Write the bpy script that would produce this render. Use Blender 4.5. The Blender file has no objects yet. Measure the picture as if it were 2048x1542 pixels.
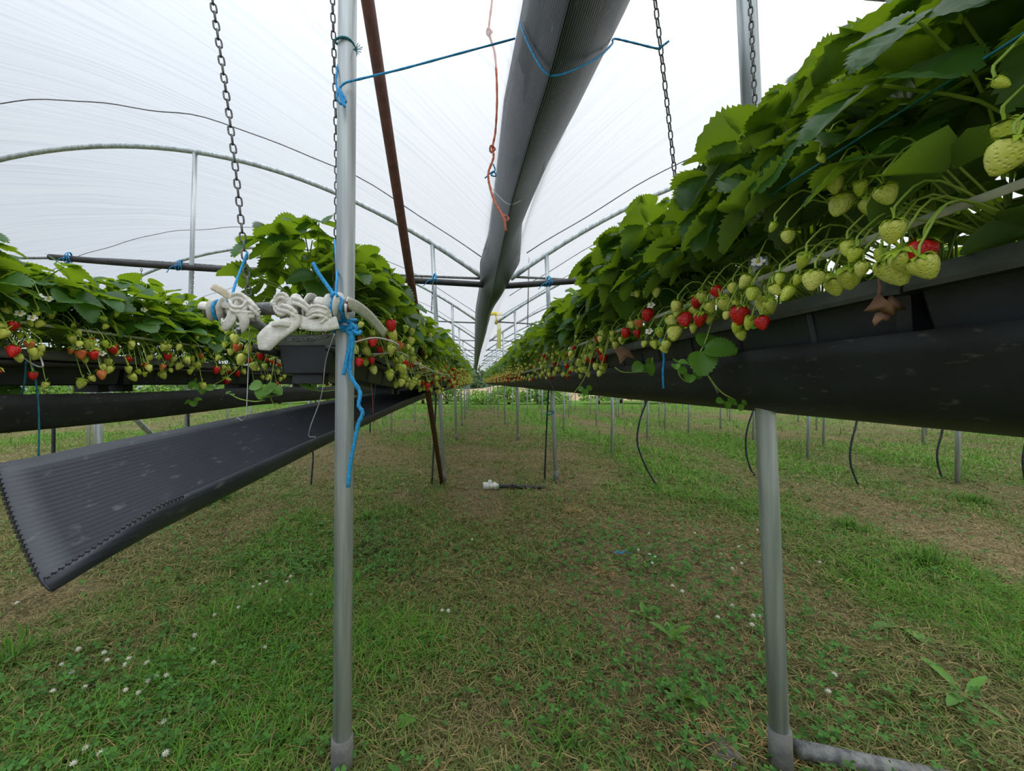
import bpy, bmesh, math, random
import numpy as np
from mathutils import Vector as V, Matrix, Euler

random.seed(7)
rng = np.random.default_rng(11)
S = bpy.context.scene
COL = S.collection
R = math.radians

# ------------------------------------------------------------------ camera, sky, exposure
F, CX, CY, H = 800.0, 950.0, 766.0, 1.0
cam_d = bpy.data.cameras.new('camera'); cam = bpy.data.objects.new('camera', cam_d); COL.objects.link(cam)
cam.location = (0, 0, H); cam.rotation_euler = (R(90), 0, 0)
cam_d.sensor_width = 36; cam_d.lens = F / 2048 * 36
cam_d.shift_x = (1024 - CX) / 2048; cam_d.shift_y = -(771 - CY) / 2048
cam_d.clip_start = .02; cam_d.clip_end = 400
S.camera = cam
S.view_settings.view_transform = 'Standard'; S.view_settings.look = 'None'
S.view_settings.exposure = 0.0; S.view_settings.gamma = 1; S.view_settings.use_curve_mapping = False
S.cycles.max_bounces = 8; S.cycles.diffuse_bounces = 3; S.cycles.glossy_bounces = 2
S.cycles.transmission_bounces = 4; S.cycles.transparent_max_bounces = 12
S.cycles.caustics_reflective = False; S.cycles.caustics_refractive = False

W = bpy.data.worlds.new('overcast_sky'); S.world = W; W.use_nodes = True
nt = W.node_tree; nt.nodes.clear()
tc = nt.nodes.new('ShaderNodeTexCoord')
sep = nt.nodes.new('ShaderNodeSeparateXYZ'); nt.links.new(tc.outputs['Generated'], sep.inputs[0])
def wmath(op, a, b):
    x = nt.nodes.new('ShaderNodeMath'); x.operation = op
    for i, v in ((0, a), (1, b)):
        if isinstance(v, (int, float)): x.inputs[i].default_value = v
        else: nt.links.new(v, x.inputs[i])
    return x.outputs[0]
# overcast sky: brightest overhead (as cloud cover is), unseen zenith boosted to light the tunnel interior, a little brighter on the right where the sun stands behind it
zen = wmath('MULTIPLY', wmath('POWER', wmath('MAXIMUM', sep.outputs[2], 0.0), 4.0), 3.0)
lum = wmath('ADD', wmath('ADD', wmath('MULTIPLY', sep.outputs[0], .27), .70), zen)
ramp = nt.nodes.new('ShaderNodeValToRGB')
ramp.color_ramp.elements[0].position = .25; ramp.color_ramp.elements[0].color = (.86, .95, 1.06, 1)
ramp.color_ramp.elements[1].position = .8; ramp.color_ramp.elements[1].color = (1.0, 1.0, .985, 1)
nt.links.new(wmath('MULTIPLY_ADD', sep.outputs[0], .5), ramp.inputs[0])
for n_ in nt.nodes:
    if n_.type == 'MATH' and n_.operation == 'MULTIPLY_ADD': n_.inputs[2].default_value = .5
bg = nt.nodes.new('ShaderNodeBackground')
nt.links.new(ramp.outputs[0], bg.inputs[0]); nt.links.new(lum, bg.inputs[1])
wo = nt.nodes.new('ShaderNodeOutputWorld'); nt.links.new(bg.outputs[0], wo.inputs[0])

def P(x, y, d):
    """a photograph pixel at real depth d (metres along the rows) as a point of the place"""
    return V(((x - CX) / F * d, d, H - (y - CY) / F * d))

# ------------------------------------------------------------------ materials
def srgb(r, g, b):
    f = lambda c: (c / 255 / 12.92) if c / 255 <= .04045 else ((c / 255 + .055) / 1.055) ** 2.4
    return (f(r), f(g), f(b), 1)

class N:
    def __init__(s, name):
        s.m = bpy.data.materials.new(name); s.m.use_nodes = True
        s.t = s.m.node_tree; s.t.nodes.clear()
        s.out = s.n('OutputMaterial')
    def n(s, typ, **kw):
        x = s.t.nodes.new('ShaderNode' + typ)
        for k, v in kw.items():
            if k in x.inputs: x.inputs[k].default_value = v
            else: setattr(x, k, v)
        return x
    def l(s, a, b): s.t.links.new(a, b)
    def mixc(s, fac, a, b):
        x = s.n('MixRGB')
        for i, v in ((0, fac), (1, a), (2, b)):
            if hasattr(v, 'is_output'): s.l(v, x.inputs[i])
            else: x.inputs[i].default_value = v
        return x.outputs[0]
    def ramp(s, src, stops):
        x = s.n('ValToRGB'); el = x.color_ramp.elements
        while len(el) < len(stops): el.new(.5)
        for e_, (p, c) in zip(el, stops): e_.position = p; e_.color = c if len(c) == 4 else (*c, 1)
        s.l(src, x.inputs[0]); return x.outputs[0]
    def noise(s, scale, detail=3, coord='Object', vec=None, stretch=None, out=0):
        if vec is None:
            vec = s.n('TexCoord').outputs[coord]
        if stretch:
            mp = s.n('Mapping'); mp.inputs['Scale'].default_value = stretch; s.l(vec, mp.inputs[0]); vec = mp.outputs[0]
        x = s.n('TexNoise', Scale=scale, Detail=detail); s.l(vec, x.inputs['Vector'])
        return x.outputs[out]
    def done(s, sh): s.l(sh, s.out.inputs[0]); return s.m

def plain(name, c1, c2=None, rough=.6, metal=0., scale=8, stretch=None, bump=0., bscale=None, spec=.5, lo=.35, hi=.65, coord='Object'):
    a = N(name); b = a.n('BsdfPrincipled'); b.inputs['Roughness'].default_value = rough; b.inputs['Metallic'].default_value = metal
    b.inputs['Specular IOR Level'].default_value = spec
    nz = a.noise(scale, 4, coord=coord, stretch=stretch)
    a.l(a.ramp(nz, [(lo, c1), (hi, c2 or c1)]), b.inputs['Base Color'])
    if bump:
        bp = a.n('Bump', Strength=bump, Distance=.004)
        a.l(a.noise(bscale or scale * 4, 3, coord=coord, stretch=stretch), bp.inputs['Height']); a.l(bp.outputs[0], b.inputs['Normal'])
    return a.done(b.outputs[0])

def leaf_mat(name, top1, top2, under, trans, tfac=.4, rough=.42):
    a = N(name); b = a.n('BsdfPrincipled'); b.inputs['Roughness'].default_value = rough
    oi = a.n('ObjectInfo')
    nz = a.noise(9, 2)
    c = a.ramp(nz, [(.3, top1), (.7, top2)])
    geo = a.n('NewGeometry')
    c = a.mixc(geo.outputs['Backfacing'], c, under)
    hs = a.n('HueSaturation'); a.l(c, hs.inputs['Color'])
    mr = a.n('MapRange'); mr.inputs[3].default_value = .75; mr.inputs[4].default_value = 1.25
    at = a.n('Attribute', attribute_name='tint'); a.l(at.outputs['Fac'], mr.inputs[0]); a.l(mr.outputs[0], hs.inputs['Value'])
    a.l(hs.outputs[0], b.inputs['Base Color'])
    bp = a.n('Bump', Strength=.25, Distance=.003); a.l(a.noise(120, 2), bp.inputs['Height']); a.l(bp.outputs[0], b.inputs['Normal'])
    t = a.n('BsdfTranslucent'); t.inputs[0].default_value = trans
    mx = a.n('MixShader', Fac=tfac); a.l(b.outputs[0], mx.inputs[1]); a.l(t.outputs[0], mx.inputs[2])
    return a.done(mx.outputs[0])

def berry_mat(name, flesh1, flesh2, seed, tip=None):
    a = N(name); b = a.n('BsdfPrincipled'); b.inputs['Roughness'].default_value = .32
    b.inputs['Subsurface Weight'].default_value = .0
    t = a.n('TexCoord').outputs['Object']
    vo = a.n('TexVoronoi', Scale=200.); a.l(t, vo.inputs['Vector'])
    # berry meshes are one unit long in their own frame: 7 seed cells along the fruit
    vo.inputs['Scale'].default_value = 7.5
    fl = a.ramp(a.noise(2.2, 2), [(.35, flesh1), (.65, flesh2)])
    c = a.mixc(a.ramp(vo.outputs['Distance'], [(.08, (.8, .8, .8)), (.16, (0, 0, 0))]), fl, seed)
    a.l(c, b.inputs['Base Color'])
    bp = a.n('Bump', Strength=.35, Distance=.06); a.l(a.ramp(vo.outputs['Distance'], [(.0, (.3, .3, .3)), (.12, (.1, .1, .1)), (.45, (1, 1, 1))]), bp.inputs['Height']); a.l(bp.outputs[0], b.inputs['Normal'])
    return a.done(b.outputs[0])

def film_mat():
    a = N('polythene_film')
    uv = a.n('UVMap').outputs[0]
    mp = a.n('Mapping'); a.l(uv, mp.inputs[0])
    nz = a.noise(1, 5, vec=mp.outputs[0], stretch=(.5, 26, 1))
    nz2 = a.noise(1, 3, vec=mp.outputs[0], stretch=(.9, 75, 1))
    big = a.noise(.8, 2, vec=uv)
    c = a.ramp(nz, [(.30, (.83, .85, .87)), (.50, (.95, .96, .97)), (.7, (.99, .99, .99))])
    c = a.mixc(a.ramp(nz2, [(.27, (.55, .55, .55)), (.36, (0, 0, 0))]), c, (.70, .73, .76, 1))
    c = a.mixc(a.ramp(big, [(.4, (0, 0, 0)), (.75, (.12, .12, .12))]), c, (.80, .84, .86, 1))
    tl = a.n('BsdfTranslucent'); a.l(c, tl.inputs[0])
    tp = a.n('BsdfTransparent'); a.l(c, tp.inputs[0])
    df = a.n('BsdfDiffuse'); a.l(c, df.inputs[0])
    m1 = a.n('MixShader', Fac=.74); a.l(tl.outputs[0], m1.inputs[1]); a.l(tp.outputs[0], m1.inputs[2])
    m2 = a.n('MixShader', Fac=.06); a.l(m1.outputs[0], m2.inputs[1]); a.l(df.outputs[0], m2.inputs[2])
    return a.done(m2.outputs[0])

def sheet_mat(name, c1, c2, pitch=.011, dust=(.16, .16, .16, 1), bump=.5, rough=.45):
    a = N(name); b = a.n('BsdfPrincipled'); b.inputs['Roughness'].default_value = rough
    uv = a.n('UVMap').outputs[0]
    sp = a.n('SeparateXYZ'); a.l(uv, sp.inputs[0])
    mul = a.n('Math', operation='MULTIPLY'); a.l(sp.outputs[0], mul.inputs[0]); mul.inputs[1].default_value = 2 * math.pi / pitch
    sn = a.n('Math', operation='SINE'); a.l(mul.outputs[0], sn.inputs[0])
    nz = a.noise(5, 4, vec=uv)
    spk = a.noise(70, 3, vec=uv, stretch=(1, .35, 1))
    c = a.ramp(nz, [(.35, c1), (.65, c2)])
    c = a.mixc(a.ramp(spk, [(.62, (0, 0, 0)), (.72, (.7, .7, .7))]), c, dust)
    a.l(c, b.inputs['Base Color'])
    bp = a.n('Bump', Strength=bump, Distance=.0016); a.l(sn.outputs[0], bp.inputs['Height']); a.l(bp.outputs[0], b.inputs['Normal'])
    return a.done(b.outputs[0])

def attr_mat(name, rough=.75, tfac=.25):
    a = N(name); b = a.n('BsdfPrincipled'); b.inputs['Roughness'].default_value = rough
    b.inputs['Specular IOR Level'].default_value = .3
    at = a.n('Attribute', attribute_name='Col')
    a.l(at.outputs['Color'], b.inputs['Base Color'])
    if tfac:
        t = a.n('BsdfTranslucent'); a.l(at.outputs['Color'], t.inputs[0])
        mx = a.n('MixShader', Fac=tfac); a.l(b.outputs[0], mx.inputs[1]); a.l(t.outputs[0], mx.inputs[2])
        return a.done(mx.outputs[0])
    return a.done(b.outputs[0])

def ground_mat():
    a = N('mown_turf'); b = a.n('BsdfPrincipled'); b.inputs['Roughness'].default_value = .95
    b.inputs['Specular IOR Level'].default_value = .1
    at = a.n('Attribute', attribute_name='Col')
    nz = a.noise(55, 5); nz2 = a.noise(210, 3)
    c = a.mixc(a.ramp(nz, [(.35, (.65, .65, .65)), (.6, (0, 0, 0))]), at.outputs['Color'], (.045, .04, .016, 1))
    c = a.mixc(a.ramp(nz2, [(.56, (0, 0, 0)), (.68, (.55, .55, .55))]), c, (.22, .19, .08, 1))
    a.l(c, b.inputs['Base Color'])
    bp = a.n('Bump', Strength=.9, Distance=.02); a.l(nz, bp.inputs['Height']); a.l(bp.outputs[0], b.inputs['Normal'])
    return a.done(b.outputs[0])

M = {}
M['film'] = film_mat()
M['galv'] = plain('galvanised_steel', srgb(158, 166, 168), srgb(206, 212, 212), .40, .45, 40, (1, 1, .05), .2)
M['galv_old'] = plain('weathered_steel', srgb(96, 98, 98), srgb(150, 150, 146), .6, .45, 40, None, .5)
M['rust_tube'] = plain('rusty_tube', srgb(88, 56, 46), srgb(112, 72, 58), .7, .1, 40, (1, 1, .1), .2)
M['chain'] = plain('chain_steel', srgb(92, 92, 94), srgb(130, 130, 130), .5, .6, 60)
M['black_pipe'] = plain('black_polythene_pipe', srgb(38, 36, 38), srgb(56, 53, 55), .5, 0, 10)
M['trough'] = plain('black_trough_plastic', srgb(36, 37, 43), srgb(52, 54, 62), .42, 0, 9, None, .1)
M['rim'] = plain('top_lit_trough_lip', srgb(66, 68, 64), srgb(92, 94, 86), .38, 0, 12)  # same black plastic as the trough; light from above put into the lip's colour
M['soil'] = plain('coir_substrate', srgb(46, 34, 24), srgb(84, 62, 42), .95, 0, 60, None, .8)
M['sheet'] = sheet_mat('corrugated_black_sheet', srgb(44, 46, 55), srgb(55, 57, 66), .0072, srgb(98, 98, 100), .09)
M['liner'] = sheet_mat('black_liner_sheet', srgb(22, 24, 26), srgb(36, 39, 41), .02, srgb(96, 90, 80), .04, .62)
M['gutter'] = sheet_mat('valley_gutter_sheet', srgb(31, 33, 37), srgb(45, 47, 50), .008, srgb(96, 100, 98), .10, .42)
M['white_wrap'] = plain('white_webbing', srgb(214, 210, 200), srgb(238, 235, 226), .85, 0, 60, None, .4)
M['beige_wrap'] = plain('grubby_webbing', srgb(196, 184, 160), srgb(222, 212, 190), .85, 0, 60, None, .4)
M['tape'] = plain('white_tape', srgb(190, 188, 176), srgb(222, 220, 210), .5, 0, 30)
M['blue'] = plain('blue_twine', srgb(10, 142, 214), srgb(52, 180, 242), .5, 0, 160, None, .6)
M['teal'] = plain('teal_string', srgb(16, 100, 118), srgb(36, 130, 146), .5, 0, 100)
M['orange'] = plain('orange_twine', srgb(206, 104, 78), srgb(226, 134, 104), .7, 0, 100)
M['wire'] = plain('grey_wire', srgb(150, 152, 150), srgb(180, 182, 180), .4, .5, 30)
M['whitewire'] = plain('white_coated_wire', srgb(190, 190, 186), srgb(216, 216, 210), .5, 0, 30)
M['hose'] = plain('dark_hose', srgb(34, 40, 46), srgb(56, 66, 72), .45, 0, 20)
M['rope'] = plain('dark_rope', srgb(98, 96, 98), srgb(130, 128, 128), .8, 0, 40)
M['leaf_near'] = leaf_mat('strawberry_leaf', (.032, .112, .020, 1), (.058, .172, .028, 1), (.13, .23, .09, 1), (.28, .44, .014, 1), .45)
M['leaf_far'] = leaf_mat('strawberry_leaf_small', (.036, .118, .020, 1), (.064, .18, .028, 1), (.13, .23, .09, 1), (.30, .45, .012, 1), .36)
M['stalk'] = plain('green_stalk', srgb(140, 172, 60), srgb(176, 200, 90), .5, 0, 30)
M['calyx'] = plain('green_sepals', srgb(140, 176, 40), srgb(184, 206, 66), .5, 0, 3)
M['unripe'] = berry_mat('unripe_berry', srgb(208, 214, 82), srgb(228, 230, 124), srgb(184, 178, 60))
M['green'] = berry_mat('green_berry', srgb(192, 208, 62), srgb(212, 222, 88), srgb(166, 176, 44))
M['turning'] = berry_mat('turning_berry', srgb(226, 92, 46), srgb(220, 150, 84), srgb(210, 160, 60))
M['ripe'] = berry_mat('ripe_berry', srgb(196, 16, 22), srgb(222, 34, 30), srgb(214, 120, 40))
M['petal'] = plain('white_petal', srgb(240, 240, 234), srgb(250, 250, 246), .6, 0, 4)
M['pollen'] = plain('yellow_flower_centre', srgb(206, 180, 40), srgb(226, 204, 80), .7, 0, 4)
M['deadleaf'] = plain('dead_leaf', srgb(142, 104, 84), srgb(172, 132, 108), .8, 0, 20)
M['ground'] = ground_mat()
M['grass'] = attr_mat('grass_blades')
M['weed'] = leaf_mat('weed_leaf', (.11, .29, .03, 1), (.16, .36, .045, 1), (.18, .32, .09, 1), (.28, .5, .04, 1), .3)
M['cloverhead'] = plain('clover_head', srgb(214, 214, 186), srgb(240, 240, 226), .8, 0, 200)
M['pvc'] = plain('white_pvc', srgb(206, 208, 200), srgb(232, 232, 226), .4, 0, 20)
M['yellow'] = plain('yellow_plastic', srgb(206, 180, 30), srgb(226, 206, 60), .5, 0, 20)
M['paleyellow'] = plain('pale_yellow_card', srgb(206, 206, 110), srgb(222, 222, 140), .6, 0, 20)
M['stone'] = plain('grey_stone', srgb(104, 104, 102), srgb(136, 134, 130), .85, 0, 20, None, .6)
M['hedge'] = attr_mat('hedge_leaf', .7, .3)
M['earth'] = plain('sandy_earth', srgb(150, 128, 98), srgb(186, 164, 130), .95, 0, 2, None, .5)
M['straw'] = plain('dry_straw', srgb(176, 148, 90), srgb(206, 180, 120), .8, 0, 30)
M['bolt'] = plain('bolt_steel', srgb(140, 146, 150), srgb(170, 176, 180), .35, .9, 30)

# ------------------------------------------------------------------ mesh helpers
class MB:
    def __init__(s): s.v = []; s.f = []; s.mi = []; s.tint = []
    def add(s, vs, fs, mi=0, tint=.5):
        o = len(s.v); s.v.extend(tuple(p) for p in vs)
        s.tint.extend([tint] * len(vs))
        for f in fs: s.f.append(tuple(i + o for i in f)); s.mi.append(mi)
    def mesh(s, name, mats, smooth=True, tint=False):
        me = bpy.data.meshes.new(name); me.from_pydata(s.v, [], s.f)
        for m in (mats if isinstance(mats, (list, tuple)) else [mats]): me.materials.append(m)
        if any(s.mi): me.polygons.foreach_set('material_index', s.mi)
        me.polygons.foreach_set('use_smooth', [smooth] * len(s.f))
        if tint:
            at = me.attributes.new('tint', 'FLOAT', 'POINT'); at.data.foreach_set('value', s.tint)
        me.update(); return me
    def build(s, name, mats, parent=None, smooth=True, tint=False):
        return link(name, s.mesh(name, mats, smooth, tint), parent)

def link(name, data, parent=None):
    o = bpy.data.objects.new(name, data); COL.objects.link(o)
    if parent is not None: o.parent = parent
    return o
def tag(o, label=None, cat=None, group=None, kind=None):
    if label: o['label'] = label
    if cat: o['category'] = cat
    if group: o['group'] = group
    if kind: o['kind'] = kind
    return o
def thing(name, loc, label, cat, group=None):
    o = link(name, None); o.location = loc; o.empty_display_size = .05
    return tag(o, label, cat, group)
def ordw(i): return ['first', 'second', 'third', 'fourth', 'fifth', 'sixth', 'seventh', 'eighth', 'ninth', 'tenth', 'eleventh', 'twelfth', 'thirteenth', 'fourteenth', 'fifteenth', 'sixteenth', 'seventeenth', 'eighteenth', 'nineteenth', 'twentieth'][i]

def smooth(pts, k=6):
    pts = [V(p) for p in pts]
    if len(pts) < 3: return pts
    out = []; q = [pts[0] * 2 - pts[1]] + pts + [pts[-1] * 2 - pts[-2]]
    for i in range(1, len(q) - 2):
        a, b, c, d = q[i - 1:i + 3]
        for j in range(k):
            t = j / k
            out.append(.5 * (2 * b + (c - a) * t + (2 * a - 5 * b + 4 * c - d) * t * t + (3 * b - a - 3 * c + d) * t ** 3))
    out.append(pts[-1]); return out

def sweep(mb, pts, secf, mi=0, cap=True, up=None, closed_sec=True):
    """sweep a section (function i -> list of (a,b)) along pts; a along side, b along normal"""
    pts = [V(p) for p in pts]; n = len(pts); vs = []; fs = []
    t0 = (pts[1] - pts[0]).normalized()
    if up is None: up = V((0, 0, 1)) if abs(t0.z) < .9 else V((1, 0, 0))
    s = t0.cross(V(up)).normalized()
    for i in range(n):
        t = (pts[min(i + 1, n - 1)] - pts[max(i - 1, 0)])
        if t.length < 1e-9: t = t0
        t = t.normalized()
        s = (s - t * s.dot(t)); s = s.normalized() if s.length > 1e-6 else t.orthogonal().normalized()
        nn = s.cross(t)
        sec = secf(i); m = len(sec)
        for a, b in sec: vs.append(pts[i] + s * a + nn * b)
    for i in range(n - 1):
        for j in range(m):
            k = (j + 1) % m
            fs.append((i * m + j, i * m + k, (i + 1) * m + k, (i + 1) * m + j))
    if cap:
        fs.append(tuple(range(m))[::-1]); fs.append(tuple((n - 1) * m + j for j in range(m)))
    mb.add(vs, fs, mi)
    return mb

def tube(mb, pts, r, n=8, mi=0, cap=True):
    rr = r if callable(r) else (lambda i: r)
    cs = [(math.cos(2 * math.pi * j / n), math.sin(2 * math.pi * j / n)) for j in range(n)]
    return sweep(mb, pts, lambda i: [(a * rr(i), b * rr(i)) for a, b in cs], mi, cap)

def ribbon(mb, pts, w, t=.002, up=(0, 0, 1), mi=0, twist=None):
    ww = w if callable(w) else (lambda i: w)
    def sec(i):
        a = twist(i) if twist else 0; c, s = math.cos(a), math.sin(a)
        q = [(-ww(i) / 2, -t / 2), (-ww(i) / 4, -t * .7), (ww(i) / 4, -t * .7), (ww(i) / 2, -t / 2), (ww(i) / 2, t / 2), (ww(i) / 4, t * .7), (-ww(i) / 4, t * .7), (-ww(i) / 2, t / 2)]
        return [(x * c - y * s, x * s + y * c) for x, y in q]
    return sweep(mb, pts, sec, mi, True, V(up))

def pipe_between(mb, a, b, r, n=14, mi=0, hollow=False):
    a, b = V(a), V(b)
    tube(mb, [a, a.lerp(b, .5), b], r, n, mi, cap=not hollow)
    if hollow:
        tube(mb, [b, b.lerp(a, .25), a.lerp(b, .02)], r * .82, n, mi, cap=False)
    return mb

def box(mb, c, sx, sy, sz, mi=0, taper=1.):
    x, y, z = c
    vs = []
    for k, t in ((-1, taper), (1, 1)):
        for i, j in ((-1, -1), (1, -1), (1, 1), (-1, 1)):
            vs.append((x + i * sx / 2 * t, y + j * sy / 2 * t, z + k * sz / 2))
    mb.add(vs, [(3, 2, 1, 0), (4, 5, 6, 7), (0, 1, 5, 4), (1, 2, 6, 5), (2, 3, 7, 6), (3, 0, 4, 7)], mi)

def lathe(mb, prof, n=16, mi=0, M4=None):
    vs = []; fs = []
    for r, z in prof:
        for j in range(n):
            a = 2 * math.pi * j / n; p = V((r * math.cos(a), r * math.sin(a), z)); vs.append(M4 @ p if M4 else p)
    for i in range(len(prof) - 1):
        for j in range(n):
            k = (j + 1) % n; fs.append((i * n + j, i * n + k, (i + 1) * n + k, (i + 1) * n + j))
    mb.add(vs, fs, mi)

def sheet(name, rows, mat, parent=None, thick=.003, smooth_=True, skew=0.):
    """rows of cross-sections along the length: a grid with a UV of (distance across, distance along)"""
    nr, nc = len(rows), len(rows[0]); vs = [tuple(p) for r in rows for p in r]; fs = []
    for i in range(nr - 1):
        for j in range(nc - 1): fs.append((i * nc + j, i * nc + j + 1, (i + 1) * nc + j + 1, (i + 1) * nc + j))
    me = bpy.data.meshes.new(name); me.from_pydata(vs, [], fs); me.materials.append(mat)
    uvs = np.zeros((nr, nc, 2)); mid = nc // 2
    for i in range(nr):
        u = 0
        for j in range(1, nc):
            u += (V(rows[i][j]) - V(rows[i][j - 1])).length; uvs[i, j, 0] = u
        if i: uvs[i, :, 1] = uvs[i - 1, 0, 1] + (V(rows[i][mid]) - V(rows[i - 1][mid])).length
    uvs = uvs.reshape(-1, 2); ul = me.uv_layers.new(name='UVMap')
    li = np.zeros(len(me.loops), dtype=np.int32); me.loops.foreach_get('vertex_index', li)
    uvs[:, 1] += skew * uvs[:, 0]
    ul.data.foreach_set('uv', uvs[li].ravel())
    me.polygons.foreach_set('use_smooth', [smooth_] * len(fs)); me.update()
    o = link(name, me, parent)
    if thick:
        md = o.modifiers.new('thickness', 'SOLIDIFY'); md.thickness = thick; md.offset = 0
    return o

def lerp_table(tab, d):
    if d <= tab[0][0]: return tab[0][1:]
    for a, b in zip(tab, tab[1:]):
        if d <= b[0]:
            t = (d - a[0]) / (b[0] - a[0]); return tuple(x + (y - x) * t for x, y in zip(a[1:], b[1:]))
    return tab[-1][1:]

# ------------------------------------------------------------------ ground
def vnoise(x, y, seed=0):
    xi = np.floor(x).astype(np.int64); yi = np.floor(y).astype(np.int64); fx = x - xi; fy = y - yi
    fx = fx * fx * (3 - 2 * fx); fy = fy * fy * (3 - 2 * fy)
    def h(a, b):
        n = (a * 374761393 + b * 668265263 + seed * 974711) & 0x7fffffff
        n = ((n ^ (n >> 13)) * 1274126177) & 0x7fffffff
        return ((n ^ (n >> 16)) & 0xffff) / 65535.
    return (h(xi, yi) * (1 - fx) + h(xi + 1, yi) * fx) * (1 - fy) + (h(xi, yi + 1) * (1 - fx) + h(xi + 1, yi + 1) * fx) * fy
def fbm(x, y, seed=0, o=4):
    s = 0; a = .5
    for k in range(o): s = s + a * vnoise(x * 2 ** k, y * 2 ** k, seed + k * 17); a *= .5
    return s / (1 - .5 ** o)

def gz(x, y):
    x = np.asarray(x, float); y = np.asarray(y, float)
    drop = -.45 * np.clip((y - 8) / 17, 0, 1)
    return drop + (fbm(x * 1.7, y * 1.7, 3) - .5) * .05 + (fbm(x * 7, y * 7, 9, 3) - .5) * .022
def gz1(x, y): return float(gz(x, y))

def bump1(x, c, w): return np.exp(-((x - c) / w) ** 2)
def patch(x, y):
    """greenness 0 (dry clippings, bare) .. 1 (lush)"""
    n = fbm(x * .9, y * .55, 21, 5); n2 = fbm(x * 3.1, y * 2.6, 5, 4)
    g = .42 + (n - .5) * 1.5 + (n2 - .5) * 1.1
    g = g + .50 * bump1(x, 2.15, .55) + .30 * bump1(x, 3.9, .5) - .18 * bump1(x, .75, .4) * np.clip(y / 3, 0, 1) - .30 * bump1(x, 3.1, .35)
    g = g - .22 * bump1(x, .0, .35) * np.clip(y / 4, 0, 1) + .15 * bump1(x, -.8, .4) + .40 * bump1(x, -1.1, .6) * bump1(y, 1.2, .6)
    g = g - .16 * bump1(x, -1.7, .5) + .30 * bump1(x, -2.6, .6)
    g = g + .45 * np.clip((y - 15) / 8, 0, 1) + .12 * np.clip((y - 2.5) / 2, 0, 1)
    return np.clip(g, 0, 1)
def gcol(g, r):
    dry = np.array([.315, .248, .125]); mid = np.array([.212, .232, .074]); lush = np.array([.130, .315, .030])
    g = g[:, None]; r = r[:, None]
    c = np.where(g < .5, dry + (mid - dry) * (g / .5), mid + (lush - mid) * ((g - .5) / .5))
    return c * (.65 + .7 * r)

ys = np.concatenate([np.linspace(-4, .7, 12), .75 * (30 / .75) ** (np.linspace(0, 1, 260)), np.linspace(33, 140, 14)])
us = np.concatenate([np.linspace(-80, -14, 12), np.linspace(-12, -3.1, 60), np.linspace(-3, 4, 200), np.linspace(4.1, 14, 60), np.linspace(16, 80, 12)])
GX, GY = np.meshgrid(us, ys); gx, gy = GX.ravel(), GY.ravel(); gzv = gz(gx, gy)
nr, nc = GX.shape
ii, jj = np.meshgrid(np.arange(nr - 1), np.arange(nc - 1), indexing='ij'); a0 = (ii * nc + jj).ravel()
faces = np.stack([a0, a0 + 1, a0 + nc + 1, a0 + nc], 1)
def np_mesh(name, verts, faces, mat, cols=None, smooth_=True):
    me = bpy.data.meshes.new(name); nv, nf, k = len(verts), len(faces), faces.shape[1]
    me.vertices.add(nv); me.vertices.foreach_set('co', verts.astype(np.float32).ravel())
    me.loops.add(nf * k); me.loops.foreach_set('vertex_index', faces.astype(np.int32).ravel())
    me.polygons.add(nf); me.polygons.foreach_set('loop_start', np.arange(0, nf * k, k, dtype=np.int32))
    me.materials.append(mat)
    if cols is not None:
        at = me.attributes.new('Col', 'FLOAT_COLOR', 'POINT')
        at.data.foreach_set('color', np.concatenate([cols, np.ones((nv, 1))], 1).astype(np.float32).ravel())
    me.update(calc_edges=True); me.polygons.foreach_set('use_smooth', [smooth_] * nf); me.validate()
    return me
gc = gcol(patch(gx, gy), fbm(gx * 11, gy * 11, 77, 3)) * .8
ground = link('ground', np_mesh('ground', np.stack([gx, gy, gzv], 1), faces, M['ground'], gc)); tag(ground, kind='structure')

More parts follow.
